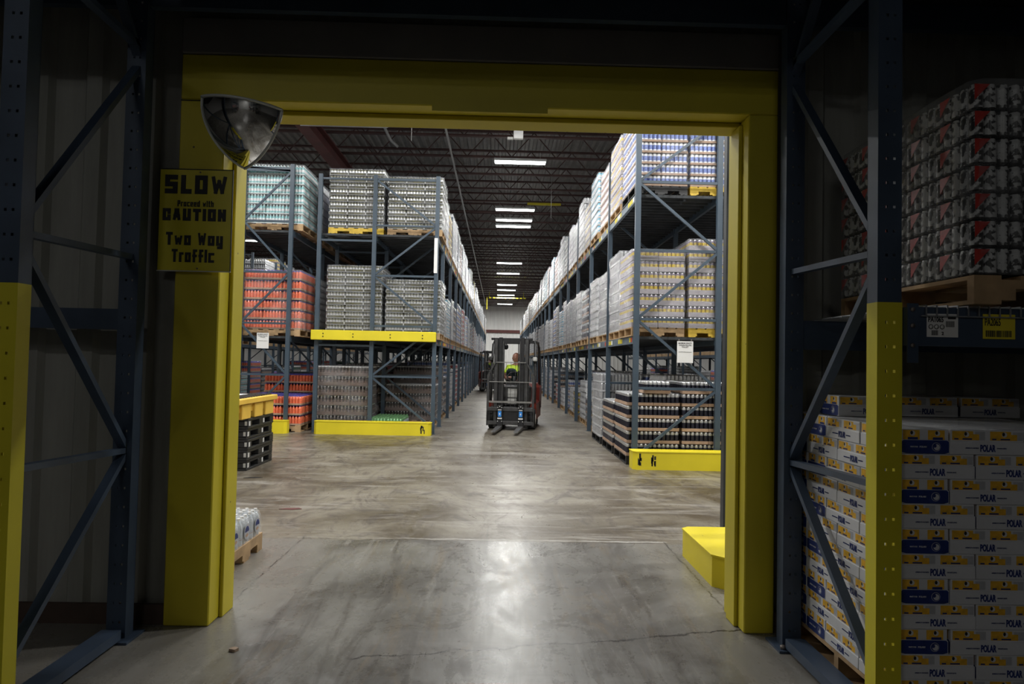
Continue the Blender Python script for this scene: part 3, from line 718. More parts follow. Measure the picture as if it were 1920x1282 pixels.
def put(row, lv, x, y, sx, kd, nl, idx, side='', **kw):
    w_ = KIND[kd]['s']
    if (row in 'RL' and idx >= 24) or (row in 'DE' and idx >= 6): return far_load(kd, sx, 1.08, nl, x, y, LVZ[lv])
    if idx < 12:
        lab = '%s, %s of %s, %s%s from near end' % (w_, lvname[lv], rowname[row], side, OR[idx]); gr = 'pallet loads, %s of the %s' % (lvname[lv], rowname[row])
    else:
        lab = 'small far wrapped load of %s, %s of %s' % (w_, lvname[lv], rowname[row]); gr = lab
    return load(kd, sx, 1.08, nl, lab, (x, y, LVZ[lv]), group=gr, seed=random.randint(0, 9), **kw)
seqR2 = ['blue', 'yellow', 'pink', 'cyan', 'yellow', 'silver', 'grey', 'grey', 'olive', 'silver', 'grey', 'pink', 'cyan', 'silver']
seqR1 = ['yellow', 'grey', 'grey', 'silver', 'dark', 'silver', 'grey', 'grey', 'silver', 'cyan', 'olive', 'blue', 'silver']
seqR0 = ['dark', 'dark', 'grey', 'gold', 'dark', 'silver', 'gold', 'silver', 'blue', 'silver', 'dark', 'red', 'dark', 'silver']
seqL2 = ['olive', 'silver', 'gold', 'grey', 'silver', 'grey', 'pink', 'silver', 'grey', 'silver']
seqL1 = ['olive', 'grey', 'cyan', 'silver', 'dark', 'blue', 'blue', 'pink', 'red', 'silver', 'blue', 'grey', 'silver']
seqL0 = ['brown', 'silver', 'brown', 'dark', 'blue', 'silver', 'red', 'red', 'pink', 'dark', 'silver']
def pick(seq, i): return seq[i] if i < len(seq) else random.choice(seq[2:])
def nfor(kd, hgt): return max(2, int(hgt/layh(kd)))
# right rack, aisle side
i2 = 0
for bi in range(22):
    y = yR[bi]+.07
    for k in range(2):
        yc = y+.6+k*1.22; far = bi >= 8; idx = bi*2+k
        for lv, seq in ((2, seqR2), (1, seqR1), (0, seqR0)):
            kd = pick(seq, idx)
            hgt = random.uniform(1.05, 1.45) if idx > 3 else 1.3
            if lv == 2 and idx < 3: hgt = [1.25, 1.3, 1.25][idx]
            if lv == 1 and idx < 3: hgt = [1.24, 1.5, 1.32][idx]
            if lv == 0:
                hgt = random.uniform(.75, 1.25) if idx > 2 else [.96, .78, 1.25][idx]
                if idx in (4, 6, 9): hgt = .65
            x = {0: 2.32 if idx < 3 else 2.48+(idx % 3)*.03, 1: 2.4, 2: 2.4}[lv]+random.uniform(-.02, .02)
            put('R', lv, x, yc, .8, kd, nfor(kd, hgt), idx, detail=(2 if idx < 1 else (0 if far else 1)), wrap=('stretch_film_heavy' if (lv == 1 or kd == 'grey') else 'stretch_film') if not (lv == 0 and idx < 2) else None, pal='plastic_black' if (lv, idx) in ((2, 0), (0, 0), (0, 1), (0, 2)) else 'wood')
# right rack, second and third columns behind
for bi in range(4):
    y = yR[bi]+.07
    for k in range(2):
        yc = y+.6+k*1.22; idx = bi*2+k
        for lv, kd, hgt in ((2, 'blue', 1.1), (1, 'yellow', 1.42), (0, 'dark', 1.3)):
            if idx: kd = random.choice(['silver', 'dark', 'blue', 'grey', 'gold'])
            put('R', lv, 3.25 if lv else 3.17, yc, .8, kd, nfor(kd, hgt), idx, 'inner column, ', detail=2 if idx < 1 and lv else 1, pal='wood_yellow' if (lv and idx < 1) else 'wood', wrap='stretch_film_heavy' if lv == 1 else ('stretch_film' if lv else None))
        if bi < 2:
            for lv, kd in ((2, 'blue'), (1, 'yellow'), (0, 'dark')):
                put('R', lv, 4.09, yc, .8, kd, nfor(kd, 1.1), idx, 'third column, ', detail=1)
# two loose packs on top of the nearest dark load
for i in range(2):
    o = ob('can_pack', pack_mesh('dark', .4, .36), None, (2.38+.42*i-.0, 10.35, .135+nfor('dark', .96)*layh('dark') if i == 0 else 0.0), 0)
    if i: o.location = (2.38, 10.78, .135+nfor('dark', .96)*layh('dark'))
    tag(o, ['loose tray of dark cans atop the nearest floor load of right rack, nearer one', 'loose tray of dark cans atop the nearest floor load of right rack, farther one'][i], 'can tray', 'loose trays of dark cans')
# left rack
for bi in range(22):
    y = yL[bi]+.07; ks = [0] if bi == 0 else [0, 1]
    for k in ks:
        yc = y+(.68 if bi == 0 else .6+k*1.16); idx = 0 if bi == 0 else bi*2-1+k; far = bi >= 8
        for lv, seq in ((2, seqL2), (1, seqL1), (0, seqL0)):
            kd = pick(seq, idx); hgt = random.uniform(1.0, 1.4)
            if idx < 1: hgt = {2: 1.23, 1: 1.23, 0: 1.05}[lv]
            if lv == 0 and idx == 0: kd = 'lime'; hgt = .17
            if lv == 0 and idx == 1: kd = 'brown'; hgt = 1.0
            put('L', lv, (-1.86 if idx else -1.8) if lv else (-2.0 if idx else -2.28), yc-(0 if lv or idx else .1), 1.14 if (lv or idx) else .66, kd, nfor(kd, hgt) if not (lv == 0 and idx == 0) else 1, idx, detail=(2 if idx < 1 else (0 if far else 1)), wrap='stretch_film_heavy' if (lv == 1 and idx > 1) else ('stretch_film' if (lv or idx) else None))
for bi in range(5):
    y = yL[bi]+.07; ks = [0] if bi == 0 else [0, 1]
    for k in ks:
        yc = y+(.68 if bi == 0 else .6+k*1.16); idx = 0 if bi == 0 else bi*2-1+k
        for lv, kd, hgt in ((2, 'olive', 1.24), (1, 'olive', 1.38), (0, 'brown', 1.3)):
            if idx and lv: kd = random.choice(['silver', 'grey', 'blue'])
            if idx > 1 and not lv: kd = 'red'
            put('L', lv, -3.02 if lv else -3.22, yc, 1.14 if lv else 1.06, kd, nfor(kd, hgt), idx, 'inner column, ', detail=2 if idx < 1 else 1, pal='wood_yellow' if lv and idx == 0 else 'wood', wrap='stretch_film')
# far left rack C
for bi in range(8):
    y = yC[bi]+.07
    for k in (0, 1):
        yc = y+.62+k*1.2; idx = bi*2+k
        for lv, kd, hgt in ((2, 'teal', 1.25), (1, 'orange', 1.22), (0, 'orange', .62)):
            if idx == 1 and lv == 0: hgt = 1.05
            if idx: kd = {2: random.choice(['silver', 'grey', 'teal']), 1: random.choice(['orange', 'silver', 'blue']), 0: 'orange' if idx < 2 else random.choice(['emerald', 'teal', 'silver'])}[lv]
            if lv == 0 and idx in (2, 3, 5, 6): continue
            put('C', lv, -4.62 if lv else -4.55, yc, 1.16, kd, nfor(kd, hgt), idx, detail=2 if idx < 1 else (1 if bi < 4 else 0), wrap='stretch_film' if not (kd == 'orange' and lv == 0) else None)
for bi in range(10):
    for row, ys, x in (('D', yD, -9.55), ('E', yE, 8.75)):
        for k in (0, 1):
            for lv in (0, 1, 2):
                if random.random() < .12: continue
                kd = random.choice(['emerald', 'silver', 'teal', 'grey', 'orange', 'dark', 'red'] if lv == 0 else ['silver', 'grey', 'teal', 'blue', 'gold'])
                put(row, lv, x, ys[bi]+.07+.62+k*1.24, 1.14, kd, nfor(kd, random.uniform(.9, 1.4)), bi*2+k, detail=0)

rowname.update({'G': 'mirrored right rack', 'H': 'mirrored left rack'})
for bi in range(4):
    for row, ys, x in (('G', yG, 3.85), ('H', yH, -3.95)):
        for lv in (0, 1):
            put(row, lv, x, ys[bi]+.75+(bi % 2)*.6, 1.14, random.choice(['red', 'olive', 'silver', 'pink']), 6, bi, detail=0)

# ------------------------------------------------------------------ foreground rack round the doorway
FL, FR_ = -1.978, 1.595       # centre lines of the two upright frames
def holed_post(H, m, z0=0., wd=.1):
    mb = MB(); hw = wd/2; zs = []
    z = z0
    cols = [(-hw, -.018), (-.018, -.007), (-.007, .013), (.013, .024), (.024, hw)]
    while z < H-.101:
        for a, b_ in cols: 
            pass
        mb.box(-hw, hw, 0, .005, z, z+.088, m)
        for i in (0, 2, 4): mb.box(cols[i][0], cols[i][1], 0, .005, z+.088, z+.1, m)
        z += .1
    mb.box(-hw, hw, 0, .005, z, H, m)
    mb.box(-hw, -hw+.005, .005, .08, z0, H, m); mb.box(hw-.005, hw, .005, .08, z0, H, m)
    mb.box(-hw, -hw+.02, .075, .08, z0, H, m); mb.box(hw-.02, hw, .075, .08, z0, H, m)
    return mb
fg = thing('pallet_rack', 'dark blue pallet rack standing in front of the doorway wall with yellow-painted column feet', 'pallet rack')
postN = holed_post(4.6, 'rack_dark').mesh('post'); postF = holed_post(4.6, 'rack_dark', 1.776).mesh('post')
guard = holed_post(1.776, 'yellow_post', 0, .104); guard.box(-.052, .052, -.0005, 0, .0, .03, 'yellow_post'); gmesh = guard.mesh('yellow_column_foot')
for cx in (FL, FR_):
    fr = ob('upright_frame', MB().box(cx-.05, cx+.05, 2.86, 3.62, .02, .07, 'rack_dark'), fg)
    ob('post', postN, fr, (cx, 3.66, 0)); ob('post', postF, fr, (cx, 2.76, 0))
    o = ob('yellow_column_foot', gmesh, fr, (cx, 2.757, 0)); o['label'] = 'yellow painted lower column with bolt holes'
    ob('foot_plate', MB().box(cx-.09, cx+.09, 3.6, 3.79, 0, .012, 'rack_dark').cyl((cx-.06, 3.63, .012), (cx-.06, 3.63, .03), .014, 'bolt', 6), fr)
    ya, yb = 2.82, 3.68
    for (p, q) in [((cx, ya, .2), (cx, yb, .98)), ((cx, yb, .99), (cx, ya, 1.02)), ((cx, yb, 1.0), (cx, ya, 1.95)), ((cx, ya, 1.99), (cx, yb, 2.02)), ((cx, ya, 2.03), (cx, yb, 3.05)), ((cx, yb, 3.1), (cx, ya, 4.1)), ((cx, yb, 3.16), (cx, ya-.0, 3.18))]:
        ob('brace', MB().bar(p, q, .028, .045, 'rack_dark', (1, 0, 0)), fr)
def beam_x(x0, x1, y, z0, z1): return MB().box(x0, x1, y, y+.045, z0, z1, 'rack_dark').box(x0, x1, y+.045, y+.052, z0+.015, z1-.03, 'rack_dark')
for (x0, x1, z0, z1) in [(FL+.055, FR_-.055, 3.38, 3.52)]:
    for y in (2.77, 3.67): ob('beam', beam_x(x0, x1, y, z0, z1), fg)
    ob('deck', MB().box(x0, x1, 2.75, 3.75, 3.522, 3.55, 'deck_dark'), fg)
for x0, x1 in ((FR_+.055, 4.4), (-5.2, FL-.055)):
    for z0, z1 in ((1.6, 1.756), (3.38, 3.52)):
        if x0 < 0 and z0 < 2: z0, z1 = 1.63, 1.74
        for y in ((2.725, 3.67) if x0 > 0 or z0 > 3 else (3.67,)):
            b_ = ob('beam', beam_x(x0, x1, y, z0, z1), fg)
            if x0 > 0 and y < 3 and z0 < 2:
                pl = MB().box(1.645, 1.69, 2.718, 2.7245, 1.53, 1.77, 'rack_dark')
                for zz in (1.6, 1.68, 1.745): pl.cyl((1.664, 2.718, zz), (1.664, 2.711, zz), .009, 'bolt', 8)
                ob('beam_connector', pl, fg)
                tg = MB().box(-.064, .064, -.002, 0, -.047, .047, 'white_paper')
                for j in range(3): tg.cyl((-.048+.023*j, -.0025, -.006), (-.048+.023*j, -.0035, -.006), .01, 'ink', 10); tg.cyl((-.048+.023*j, -.0036, -.006), (-.048+.023*j, -.004, -.006), .0075, 'white_paper', 10)
                tg.box(.022, .054, -.003, -.002, .026, .038, 'ink')
                for j in range(9): tg.box(.014+j*.004, .016+j*.004, -.003, -.002, -.006, .018, 'ink'); tg.box(-.045+j*.003, -.0435+j*.003, -.003, -.002, -.04, -.02, 'ink')
                join_into(tg, text_mesh('PA1065', .062, .022, 'ink', .02), 'ink', Matrix.Translation((-.028, -.0025, .024)))
                join_into(tg, text_mesh('2', .008, .013, 'ink', .03), 'ink', Matrix.Translation((.0, -.0025, -.032)))
                o = ob('bin_label', tg, b_, (1.79, 2.7235, 1.683)); o['label'] = 'white label reading PA1065'
                tg = MB().box(-.066, .066, -.002, 0, -.05, .05, 'label_yellow')
                join_into(tg, text_mesh('PA2065', .064, .03, 'ink', .01), 'ink', Matrix.Translation((-.027, -.0025, .018)))
                xx = -.055; rnd = random.Random(5)
                while xx < .05: wd_ = rnd.choice([.0015, .003, .0045]); tg.box(xx, xx+wd_, -.003, -.002, -.042, -.016, 'ink'); xx += wd_+rnd.choice([.0015, .003])
                o = ob('bin_label', tg, b_, (2.022, 2.7235, 1.683)); o['label'] = 'yellow label reading PA2065'
    ob('deck', MB().box(x0, x1, 2.75, 3.72, 3.522, 3.55, 'deck_dark'), fg)
wd_ = MB(); x = 1.72
while x < 4.35:
    wd_.bar((x, 2.716, 1.763), (x, 3.72, 1.763), .005, .005, 'wire'); wd_.bar((x, 2.716, 1.763), (x, 2.716, 1.72), .005, .005, 'wire'); x += .043
for y in [2.76+i*.1 for i in range(10)]: wd_.bar((1.7, y, 1.758), (4.38, y, 1.758), .005, .005, 'wire')
wd_.bar((1.7, 2.716, 1.72), (4.38, 2.716, 1.72), .005, .005, 'wire')
ob('wire_deck', wd_, fg)

# rack on the far side of the wall, right of the doorway
hp = thing('pallet_rack', 'grey-blue rack post and frame just behind the right door jamb', 'pallet rack')
pm_ = MB()
hpm = holed_post(LT, 'post_grey').mesh('post')
for y in (5.2, 6.05):
    for x in (2.065, 4.7): ob('post', hpm, hp, (x, y, 0))
for x in (2.07, 4.7):
    for k in range(5):
        za = .15+k*1.02; p, q = ((x, 5.29, za), (x, 6.04, za+1.02)) if k % 2 == 0 else ((x, 6.04, za), (x, 5.29, za+1.02))
        ob('brace', MB().bar(p, q, .03, .04, 'rack_blue', (1, 0, 0)), hp); ob('brace', MB().bar((x, 5.29, za+1.02), (x, 6.04, za+1.02), .03, .04, 'rack_blue', (1, 0, 0)), hp)
for z in (L1, L2):
    for y in (5.2, 6.13): ob('beam', MB().box(2.12, 4.645, y+.01, y+.05, z-.12, z, 'rack_blue'), hp)
t = barrier('corner_bumper', 'bright yellow chamfered steel bumper on the floor behind the right door jamb', 1.483, 1.9, 4.56, 5.46, .205, .11, (), .05)

# ------------------------------------------------------------------ wall sign
sg = thing('warning_sign', 'yellow SLOW Proceed with CAUTION Two Way Traffic sign on wall left of doorway', 'sign', (-1.712, 3.83, 2.255))
ob('panel', MB().box(-.2, .2, -.003, .003, -.283, .283, 'sign_yellow'), sg)
ob('border', MB().box(-.204, .204, -.005, .004, .283, .288, 'ink').box(-.204, .204, -.005, .004, -.288, -.283, 'tag_grey').box(-.204, -.2, -.005, .004, -.283, .283, 'ink').box(.2, .204, -.005, .004, -.283, .283, 'ink'), sg)
def chunky(txt, w_, h_, th=.24, adv=None):
    # heavy square lettering built from strokes on a 0..1 cell
    G = {'S': [(0,1,1,1),(0,1,0,.5),(0,.5,1,.5),(1,.5,1,0),(0,0,1,0)], 'L': [(0,1,0,0),(0,0,1,0)], 'O': [(0,0,0,1),(0,1,1,1),(1,1,1,0),(0,0,1,0)],
         'W': [(0,1,.22,0),(.22,0,.5,.75),(.5,.75,.78,0),(.78,0,1,1)], 'C': [(1,1,0,1),(0,1,0,0),(0,0,1,0),(1,1,1,.72),(1,0,1,.28)], 'A': [(0,0,.35,1),(.35,1,.65,1),(.65,1,1,0),(.15,.32,.85,.32)],
         'U': [(0,1,0,0),(0,0,1,0),(1,0,1,1)], 'T': [(0,1,1,1),(.5,1,.5,0)], 'I': [(.5,0,.5,1)], 'N': [(0,0,0,1),(0,1,1,0),(1,0,1,1)],
         'P': [(0,0,0,1),(0,1,1,1),(1,1,1,.45),(0,.45,1,.45)], 'R': [(0,0,0,1),(0,1,1,1),(1,1,1,.5),(0,.5,1,.5),(.5,.5,1,0)],
         'w': [(0,.7,.2,0),(.2,0,.5,.5),(.5,.5,.8,0),(.8,0,1,.7)], 'o': [(0,0,0,.7),(0,.7,1,.7),(1,.7,1,0),(0,0,1,0)], 'a': [(0,0,0,.7),(0,.7,1,.7),(1,.7,1,0),(0,0,1,0)],
         'y': [(0,.7,0,0),(0,0,1,0),(1,.7,1,-.32),(.3,-.32,1,-.32)], 'r': [(0,0,0,.7),(0,.7,1,.7)], 'F': [(0,0,0,1),(0,1,1,1),(0,.5,.8,.5)], 'f': [(.2,0,.2,1),(.2,1,1,1),(-.05,.5,.9,.5)],
         'i': [(.5,0,.5,.7),(.5,.92,.5,1.0)], 'c': [(1,.7,0,.7),(0,.7,0,0),(0,0,1,0)], 'e': [(1,0,0,0),(0,0,0,.7),(0,.7,1,.7),(1,.7,1,.35),(0,.35,1,.35)], 'd': [(1,0,1,1),(1,.7,0,.7),(0,.7,0,0),(0,0,1,0)],
         't': [(.4,1,.4,0),(.4,0,1,0),(0,.7,1,.7)], 'h': [(0,0,0,1),(0,.7,1,.7),(1,.7,1,0)]}
    wid = {'I': .35, 'i': .35, ' ': .5, 'W': 1.3, 'w': 1.25, 't': .7, 'f': .8, 'r': .75, 'L': .85}
    tot = sum(wid.get(c_, 1) for c_ in txt)+.0; gap = .26; tot += gap*(len(txt)-1)+.0
    u = w_/tot; mb = MB(); x = -w_/2; t_ = th*u if th*u < h_*.3 else h_*.3
    for c_ in txt:
        cw = wid.get(c_, 1)*u
        for j, (a, b_, c2, d_) in enumerate(G.get(c_, [])):
            lw = cw-t_ if c_ not in 'Ii' else 0; lh = h_-t_; ox = x+(t_/2 if c_ not in 'Ii' else cw/2)
            if c_ in 'Ii': a = c2 = 0
            p = Vector((ox+a*lw, 0, -h_/2+t_/2+b_*lh)); q = Vector((ox+c2*lw, 0, -h_/2+t_/2+d_*lh)); d = (q-p).normalized()*t_/2
            if a == c2 or b_ == d_: p, q = p-d, q+d
            else: p, q = p-d*.7, q+d*.7
            mb.bar((p.x, -.0001*j, p.z), (q.x, -.0001*j, q.z), t_*(1.0 if a == c2 or b_ == d_ else (.72 if c_ in 'Ww' else .85)), .002, 'ink', (0, 1, 0))
        x += cw+gap*u
    return mb
for txt, w_, h_, z, x, th in [('SLOW', .345, .105, .20, .0, .38), ('Proceed with', .2, .034, .093, .0, .4), ('CAUTION', .35, .068, .03, -.005, .42), ('Two Way', .315, .072, -.105, .0, .42), ('Traffic', .235, .072, -.2, -.005, .42)]:
    o = ob('lettering', chunky(txt, w_, h_, th), sg, (x, -.0045, z)); o['label'] = 'black word reading '+txt if ' ' not in txt else 'black words reading '+txt
for z in (.27, -.27): ob('screw', MB().cyl((.02, -.003, z), (.02, -.006, z), .005, 'bolt', 8), sg)

# ------------------------------------------------------------------ convex mirror
mc = Vector((-1.392, 3.76, 2.82)); mr = .285
a1, a2 = math.atan2(-.79, -.62), math.atan2(-.62, .78)+0
if a1 < 0: a1 += 2*pi
if a2 < 0: a2 += 2*pi
mt_t = thing('convex_mirror', 'convex corner safety mirror with three pointed edges at top left of doorway', 'mirror', tuple(mc))
mt_t.rotation_euler = (0, math.radians(6), 0)
nu, nv = 32, 24; mb = MB(); vs_ = []
for j in range(nv+1):
    ph = (pi/2)*j/nv
    for i in range(nu+1):
        a = a1+(a2-a1)*i/nu; vs_.append((mr*cos(a)*cos(ph)**1.3, mr*sin(a)*cos(ph)**1.3, -mr*sin(ph)))
mb.add(vs_, [(j*(nu+1)+i, j*(nu+1)+i+1, (j+1)*(nu+1)+i+1, (j+1)*(nu+1)+i) for j in range(nv) for i in range(nu)], 'mirror', True)
mirror = ob('mirror_dome', mb, mt_t)
rim = MB()
def arc(f, n=24): return [f(i/n) for i in range(n+1)]
e_top = arc(lambda s_: (1.015*mr*cos(a1+(a2-a1)*s_), 1.015*mr*sin(a1+(a2-a1)*s_), 0.004))
e_l = arc(lambda s_: (1.01*mr*cos(a1)*abs(cos(pi/2*s_))**1.3, 1.01*mr*sin(a1)*abs(cos(pi/2*s_))**1.3, -1.01*mr*sin(pi/2*s_)))
e_r = arc(lambda s_: (1.01*mr*cos(a2)*abs(cos(pi/2*s_))**1.3, 1.01*mr*sin(a2)*abs(cos(pi/2*s_))**1.3, -1.01*mr*sin(pi/2*s_)))
rim.tube(e_top, .007, 'mirror_edge', 6); rim.tube(e_l, .004, 'mirror_edge', 6); rim.tube(e_r, .007, 'mirror_edge', 6)
ob('rim', rim, mt_t)
back = MB(); back.add([(0, 0, .002)]+[tuple(p) for p in e_top], [(0, i+1, i+2) for i in range(24)], 'plastic_black'); ob('top_plate', back, mt_t)
ob('bracket', MB().bar((0, 0, -.02), (-.17, .1, -.02), .02, .005, 'mid_steel').bar((0, 0, -.1), (-.15, .09, -.1), .02, .005, 'mid_steel').bar((0, 0, 0), (0, 0, -.2), .012, .012, 'mid_steel'), mt_t)

# ------------------------------------------------------------------ boxed drinks cases on the pallet at lower right
CL, CS, CH = .318, .209, .102
def case_mesh():
    mb = MB(); x, y = CL/2-.002, CS/2-.002; tz = .054
    mb.rbox(-x, x, -y, y, 0, tz, .002, 'case_white'); mb.rbox(-x+.003, x-.003, -y+.003, y-.003, tz-.002, CH-.001, .002, 'case_white')
    for s_ in (1, -1):     # long faces: white tray with the word, two cartons above
        rot = Matrix.Rotation(0 if s_ == 1 else pi, 4, 'Z')
        for c_ in (-1, 1):
            cx = c_*CL/4
            def q(x0, x1, z0, z1, m_, d): 
                p = [rot @ Vector(v) for v in ((x0, -y+.003-d, z0), (x1, -y+.003-d, z0), (x1, -y+.003-d, z1), (x0, -y+.003-d, z1))]; mb.add([tuple(v) for v in p], [(0, 1, 2, 3)], m_)
            q(cx-.068, cx+.02, tz+.005, CH-.006, 'case_orange', .0006); q(cx+.02, cx+.045, tz+.005, CH-.018, 'case_orange', .0006)
            q(cx+.028, cx+.07, tz+.006, CH-.008, 'case_grey', .0004)
            pts = [rot @ Vector((cx-.008+.011*cos(2*pi*i/12), -y+.003-.001, tz+.029+.011*sin(2*pi*i/12))) for i in range(12)]; mb.add([tuple(v) for v in pts], [tuple(range(12))], 'case_white')
            pts = [rot @ Vector((cx-.012+.006*cos(2*pi*i/8), -y+.003-.0014, tz+.031+.008*sin(2*pi*i/8))) for i in range(8)]; mb.add([tuple(v) for v in pts], [tuple(range(8))], 'ink')
            for a, b_ in ((-.06, -.042), (-.025, .015)): q(cx+a, cx+b_, tz+.007, tz+.013, 'navy', .0012)
        join_into(mb, text_mesh('POLAR', .064, .03, 'navy', .035), 'navy', rot @ Matrix.Translation((0, -y-.0002, .027)))
        join_into(mb, text_mesh('AMERICA\'S FAVORITE', .056, .005, 'navy', .0), 'navy', rot @ Matrix.Translation((-.066, -y-.0002, .027)))
        join_into(mb, text_mesh('SPARKLING', .04, .005, 'navy', .0), 'navy', rot @ Matrix.Translation((.058, -y-.0002, .027)))
        for c_ in (-1, 1):  # long face carton seams
            pass
    for s_ in (1, -1):     # short faces: navy panel with a round emblem
        rot = Matrix.Rotation(pi/2*s_, 4, 'Z')
        def q2(x0, x1, z0, z1, m_, d, off=x):
            p = [rot @ Vector(v) for v in ((x0, -off-d, z0), (x1, -off-d, z0), (x1, -off-d, z1), (x0, -off-d, z1))]; mb.add([tuple(v) for v in p], [(0, 1, 2, 3)], m_)
        hw = CS/2-.006
        pts = [(-hw, .006), (-hw+.02, .001), (hw-.02, .001), (hw, .006), (hw, .05), (hw-.008, .056), (-hw+.008, .056), (-hw, .05)]
        mb.add([tuple(rot @ Vector((a, -x-.0006, b_))) for a, b_ in pts], [tuple(range(8))], 'navy')
        for k_, (r_, m_, ox, oz) in enumerate([(.0185, 'case_grey', 0, 0), (.0165, 'navy', 0, 0), (.0125, 'case_white', .002, -.001), (.007, 'navy', -.006, .004)]):
            mb.add([tuple(rot @ Vector((.045+ox+r_*cos(2*pi*i/16), -x-.001-.0003*k_, .029+oz+r_*sin(2*pi*i/16)))) for i in range(16)], [tuple(range(16))], m_)
        join_into(mb, text_mesh("WHAT'S YOUR", .032, .006, 'case_white', .01), 'case_white', rot @ Matrix.Translation((-.048, -x-.001, .029)))
        join_into(mb, text_mesh('POLAR?', .03, .007, 'case_white', .02), 'case_white', rot @ Matrix.Translation((-.01, -x-.001, .029)))
        for c_ in (-1, 1):
            cx = c_*CS/4; xx = x-.003
            q2(cx-.04, cx+.03, tz+.004, CH-.005, 'case_orange', .0006, xx)
            mb.add([tuple(rot @ Vector((cx+.0+.011*cos(2*pi*i/12), -xx-.001, tz+.03+.011*sin(2*pi*i/12)))) for i in range(12)], [tuple(range(12))], 'case_white')
            mb.add([tuple(rot @ Vector((cx-.004+.006*cos(2*pi*i/8), -xx-.0014, tz+.032+.008*sin(2*pi*i/8)))) for i in range(8)], [tuple(range(8))], 'ink')
            q2(cx-.02, cx+.022, tz+.004, tz+.014, 'navy', .0012, xx)
    return mb.mesh('drinks_case')
CM = case_mesh()
PX, PY = 1.66, 2.79; ncase = 0
rowsz = ['bottom', 'second', 'third', 'fourth', 'fifth', 'sixth', 'seventh', 'eighth', 'ninth', 'tenth', 'top']
tag(ob('wooden_pallet', pallet_mesh(1.05, 1.08), None, (PX+.525, PY+.52, 0)), 'wooden pallet on the floor under the stacked white and yellow drinks cases', 'pallet')
def put_case(x, y, rot90, l_, where, z=None):
    w_, d_ = (CS, CL) if rot90 else (CL, CS)
    o = ob('drinks_case', CM, None, (PX+x+w_/2+random.uniform(-.002, .002), PY+y+d_/2+random.uniform(-.002, .002), (.137+l_*CH) if z is None else z), pi/2 if rot90 else 0)
    face = 'with word on white tray' 
    tag(o, 'white and yellow drinks case, %s layer, %s' % (rowsz[l_] if l_ < 11 else 'loose upper', where), 'drinks case', 'white and yellow drinks cases stacked on a pallet')
fw = ['first', 'second', 'third', 'fourth', 'fifth']
for l_ in range(11):
    if l_ % 2 == 0:
        xs = [(CS+i*CL, 0, 0) for i in range(2)]; 
        put_case(0, 0, 1, l_, 'front left corner of the pallet'); put_case(0, CL, 1, l_, 'left side, second from the front')
        put_case(0, 2*CL, 0, l_, 'left side, third from the front'); put_case(0, 2*CL+CS, 0, l_, 'left side, rear corner')
        for i in range(2): put_case(CS+i*CL, 0, 0, l_, 'front side, %s from left corner' % fw[i+1])
        if l_ == 10:
            for i in range(2): put_case(CS+i*CL, CS, 0, l_, 'inner row, %s from left' % fw[i+1])
            for i in range(2): put_case(CL+i*CL, 2*CS+.002, 0, l_, 'third row, %s from left' % fw[i+1]); put_case(CL+i*CL, 3*CS+.004, 0, l_, 'fourth row, %s from left' % fw[i+1])
    else:
        for i in range(3): put_case(i*CL, 0, 0, l_, 'front side, %s from left corner' % fw[i])
        put_case(0, CS, 1, l_, 'left side, second from the front'); put_case(0, CS+CL, 1, l_, 'left side, third from the front'); put_case(0, CS+2*CL, 0, l_, 'left side, rear corner')
for i, (x, y) in enumerate([(.05, .62), (.4, .7), (.74, .72)]):
    o = ob('drinks_case', CM, None, (PX+x+.16, PY+y+.1, .137+11*CH+.003)); tag(o, 'single white and yellow drinks case lying on top of the stack, %s of three' % ['left', 'middle', 'right'][i], 'drinks case', 'cases on top of the drinks stack')
tag(ob('stretch_wrap_sheet', MB().box(PX+.0, PX+.85, PY+.0, PY+.6, .137+11*CH+.001, .137+11*CH+.0025, 'pack_film')), 'clear plastic film lying on top of the white drinks cases', 'plastic film')

# ------------------------------------------------------------------ shrink-wrapped pallet of small cans above
ct = thing('pallet_load', 'shrink-wrapped pallet of small black, white and red cans above the yellow label', 'pallet load', (1.876, 2.66, 1.768))
def cans4(nx, ny, red=True):
    mb = MB(); p = .0525; h = .104
    for i in range(nx):
        for j in range(ny):
            cx, cy = (i+.5)*p, (j+.5)*p; r = .0252
            mb.lathe(cx, cy, 0, [(r*.9, 0, 'sketch_black'), (r, .008, 'can_sketch'), (r, .085, 'can_sketch'), (r*.82, h, 'silver')], 10)
    if red:
        W, D = nx*p, ny*p
        def tri(a, b_, c_): mb.add([a, b_, c_], [(0, 1, 2)], 'sketch_red')
        tri((.002, -.001, .035), (.002, -.001, .1), (.065, -.001, .1))
        tri((-.001, D-.002, .035), (-.001, D-.07, .1), (-.001, D-.002, .1))
    return mb.mesh('can_pack')
cp = cans4(4, 4); lay = .1105
ob('wooden_pallet', pallet_mesh(1.05, 1.05, 'wood', .115), ct, (.525, .525, 0))
core = MB().box(.2, 1.04, .2, 1.04, .12, .118+7*lay-.02, 'core_dark'); ob('inner_cans', core, ct)
for l_ in range(7):
    for i in range(5):
        for j in range(5):
            if i == 0 or j == 0 or (l_ == 6 and i < 4 and j < 4): ob('can_pack', cp, ct, (i*.21+random.uniform(-.002, .002), j*.21+random.uniform(-.002, .002), .118+l_*lay))
wm = wrap_mesh(1.05, 1.05, 7*lay+.01, lay, 1, 'stretch_film'); ob('plastic_wrap', wm, ct, (.525, .525, .118))

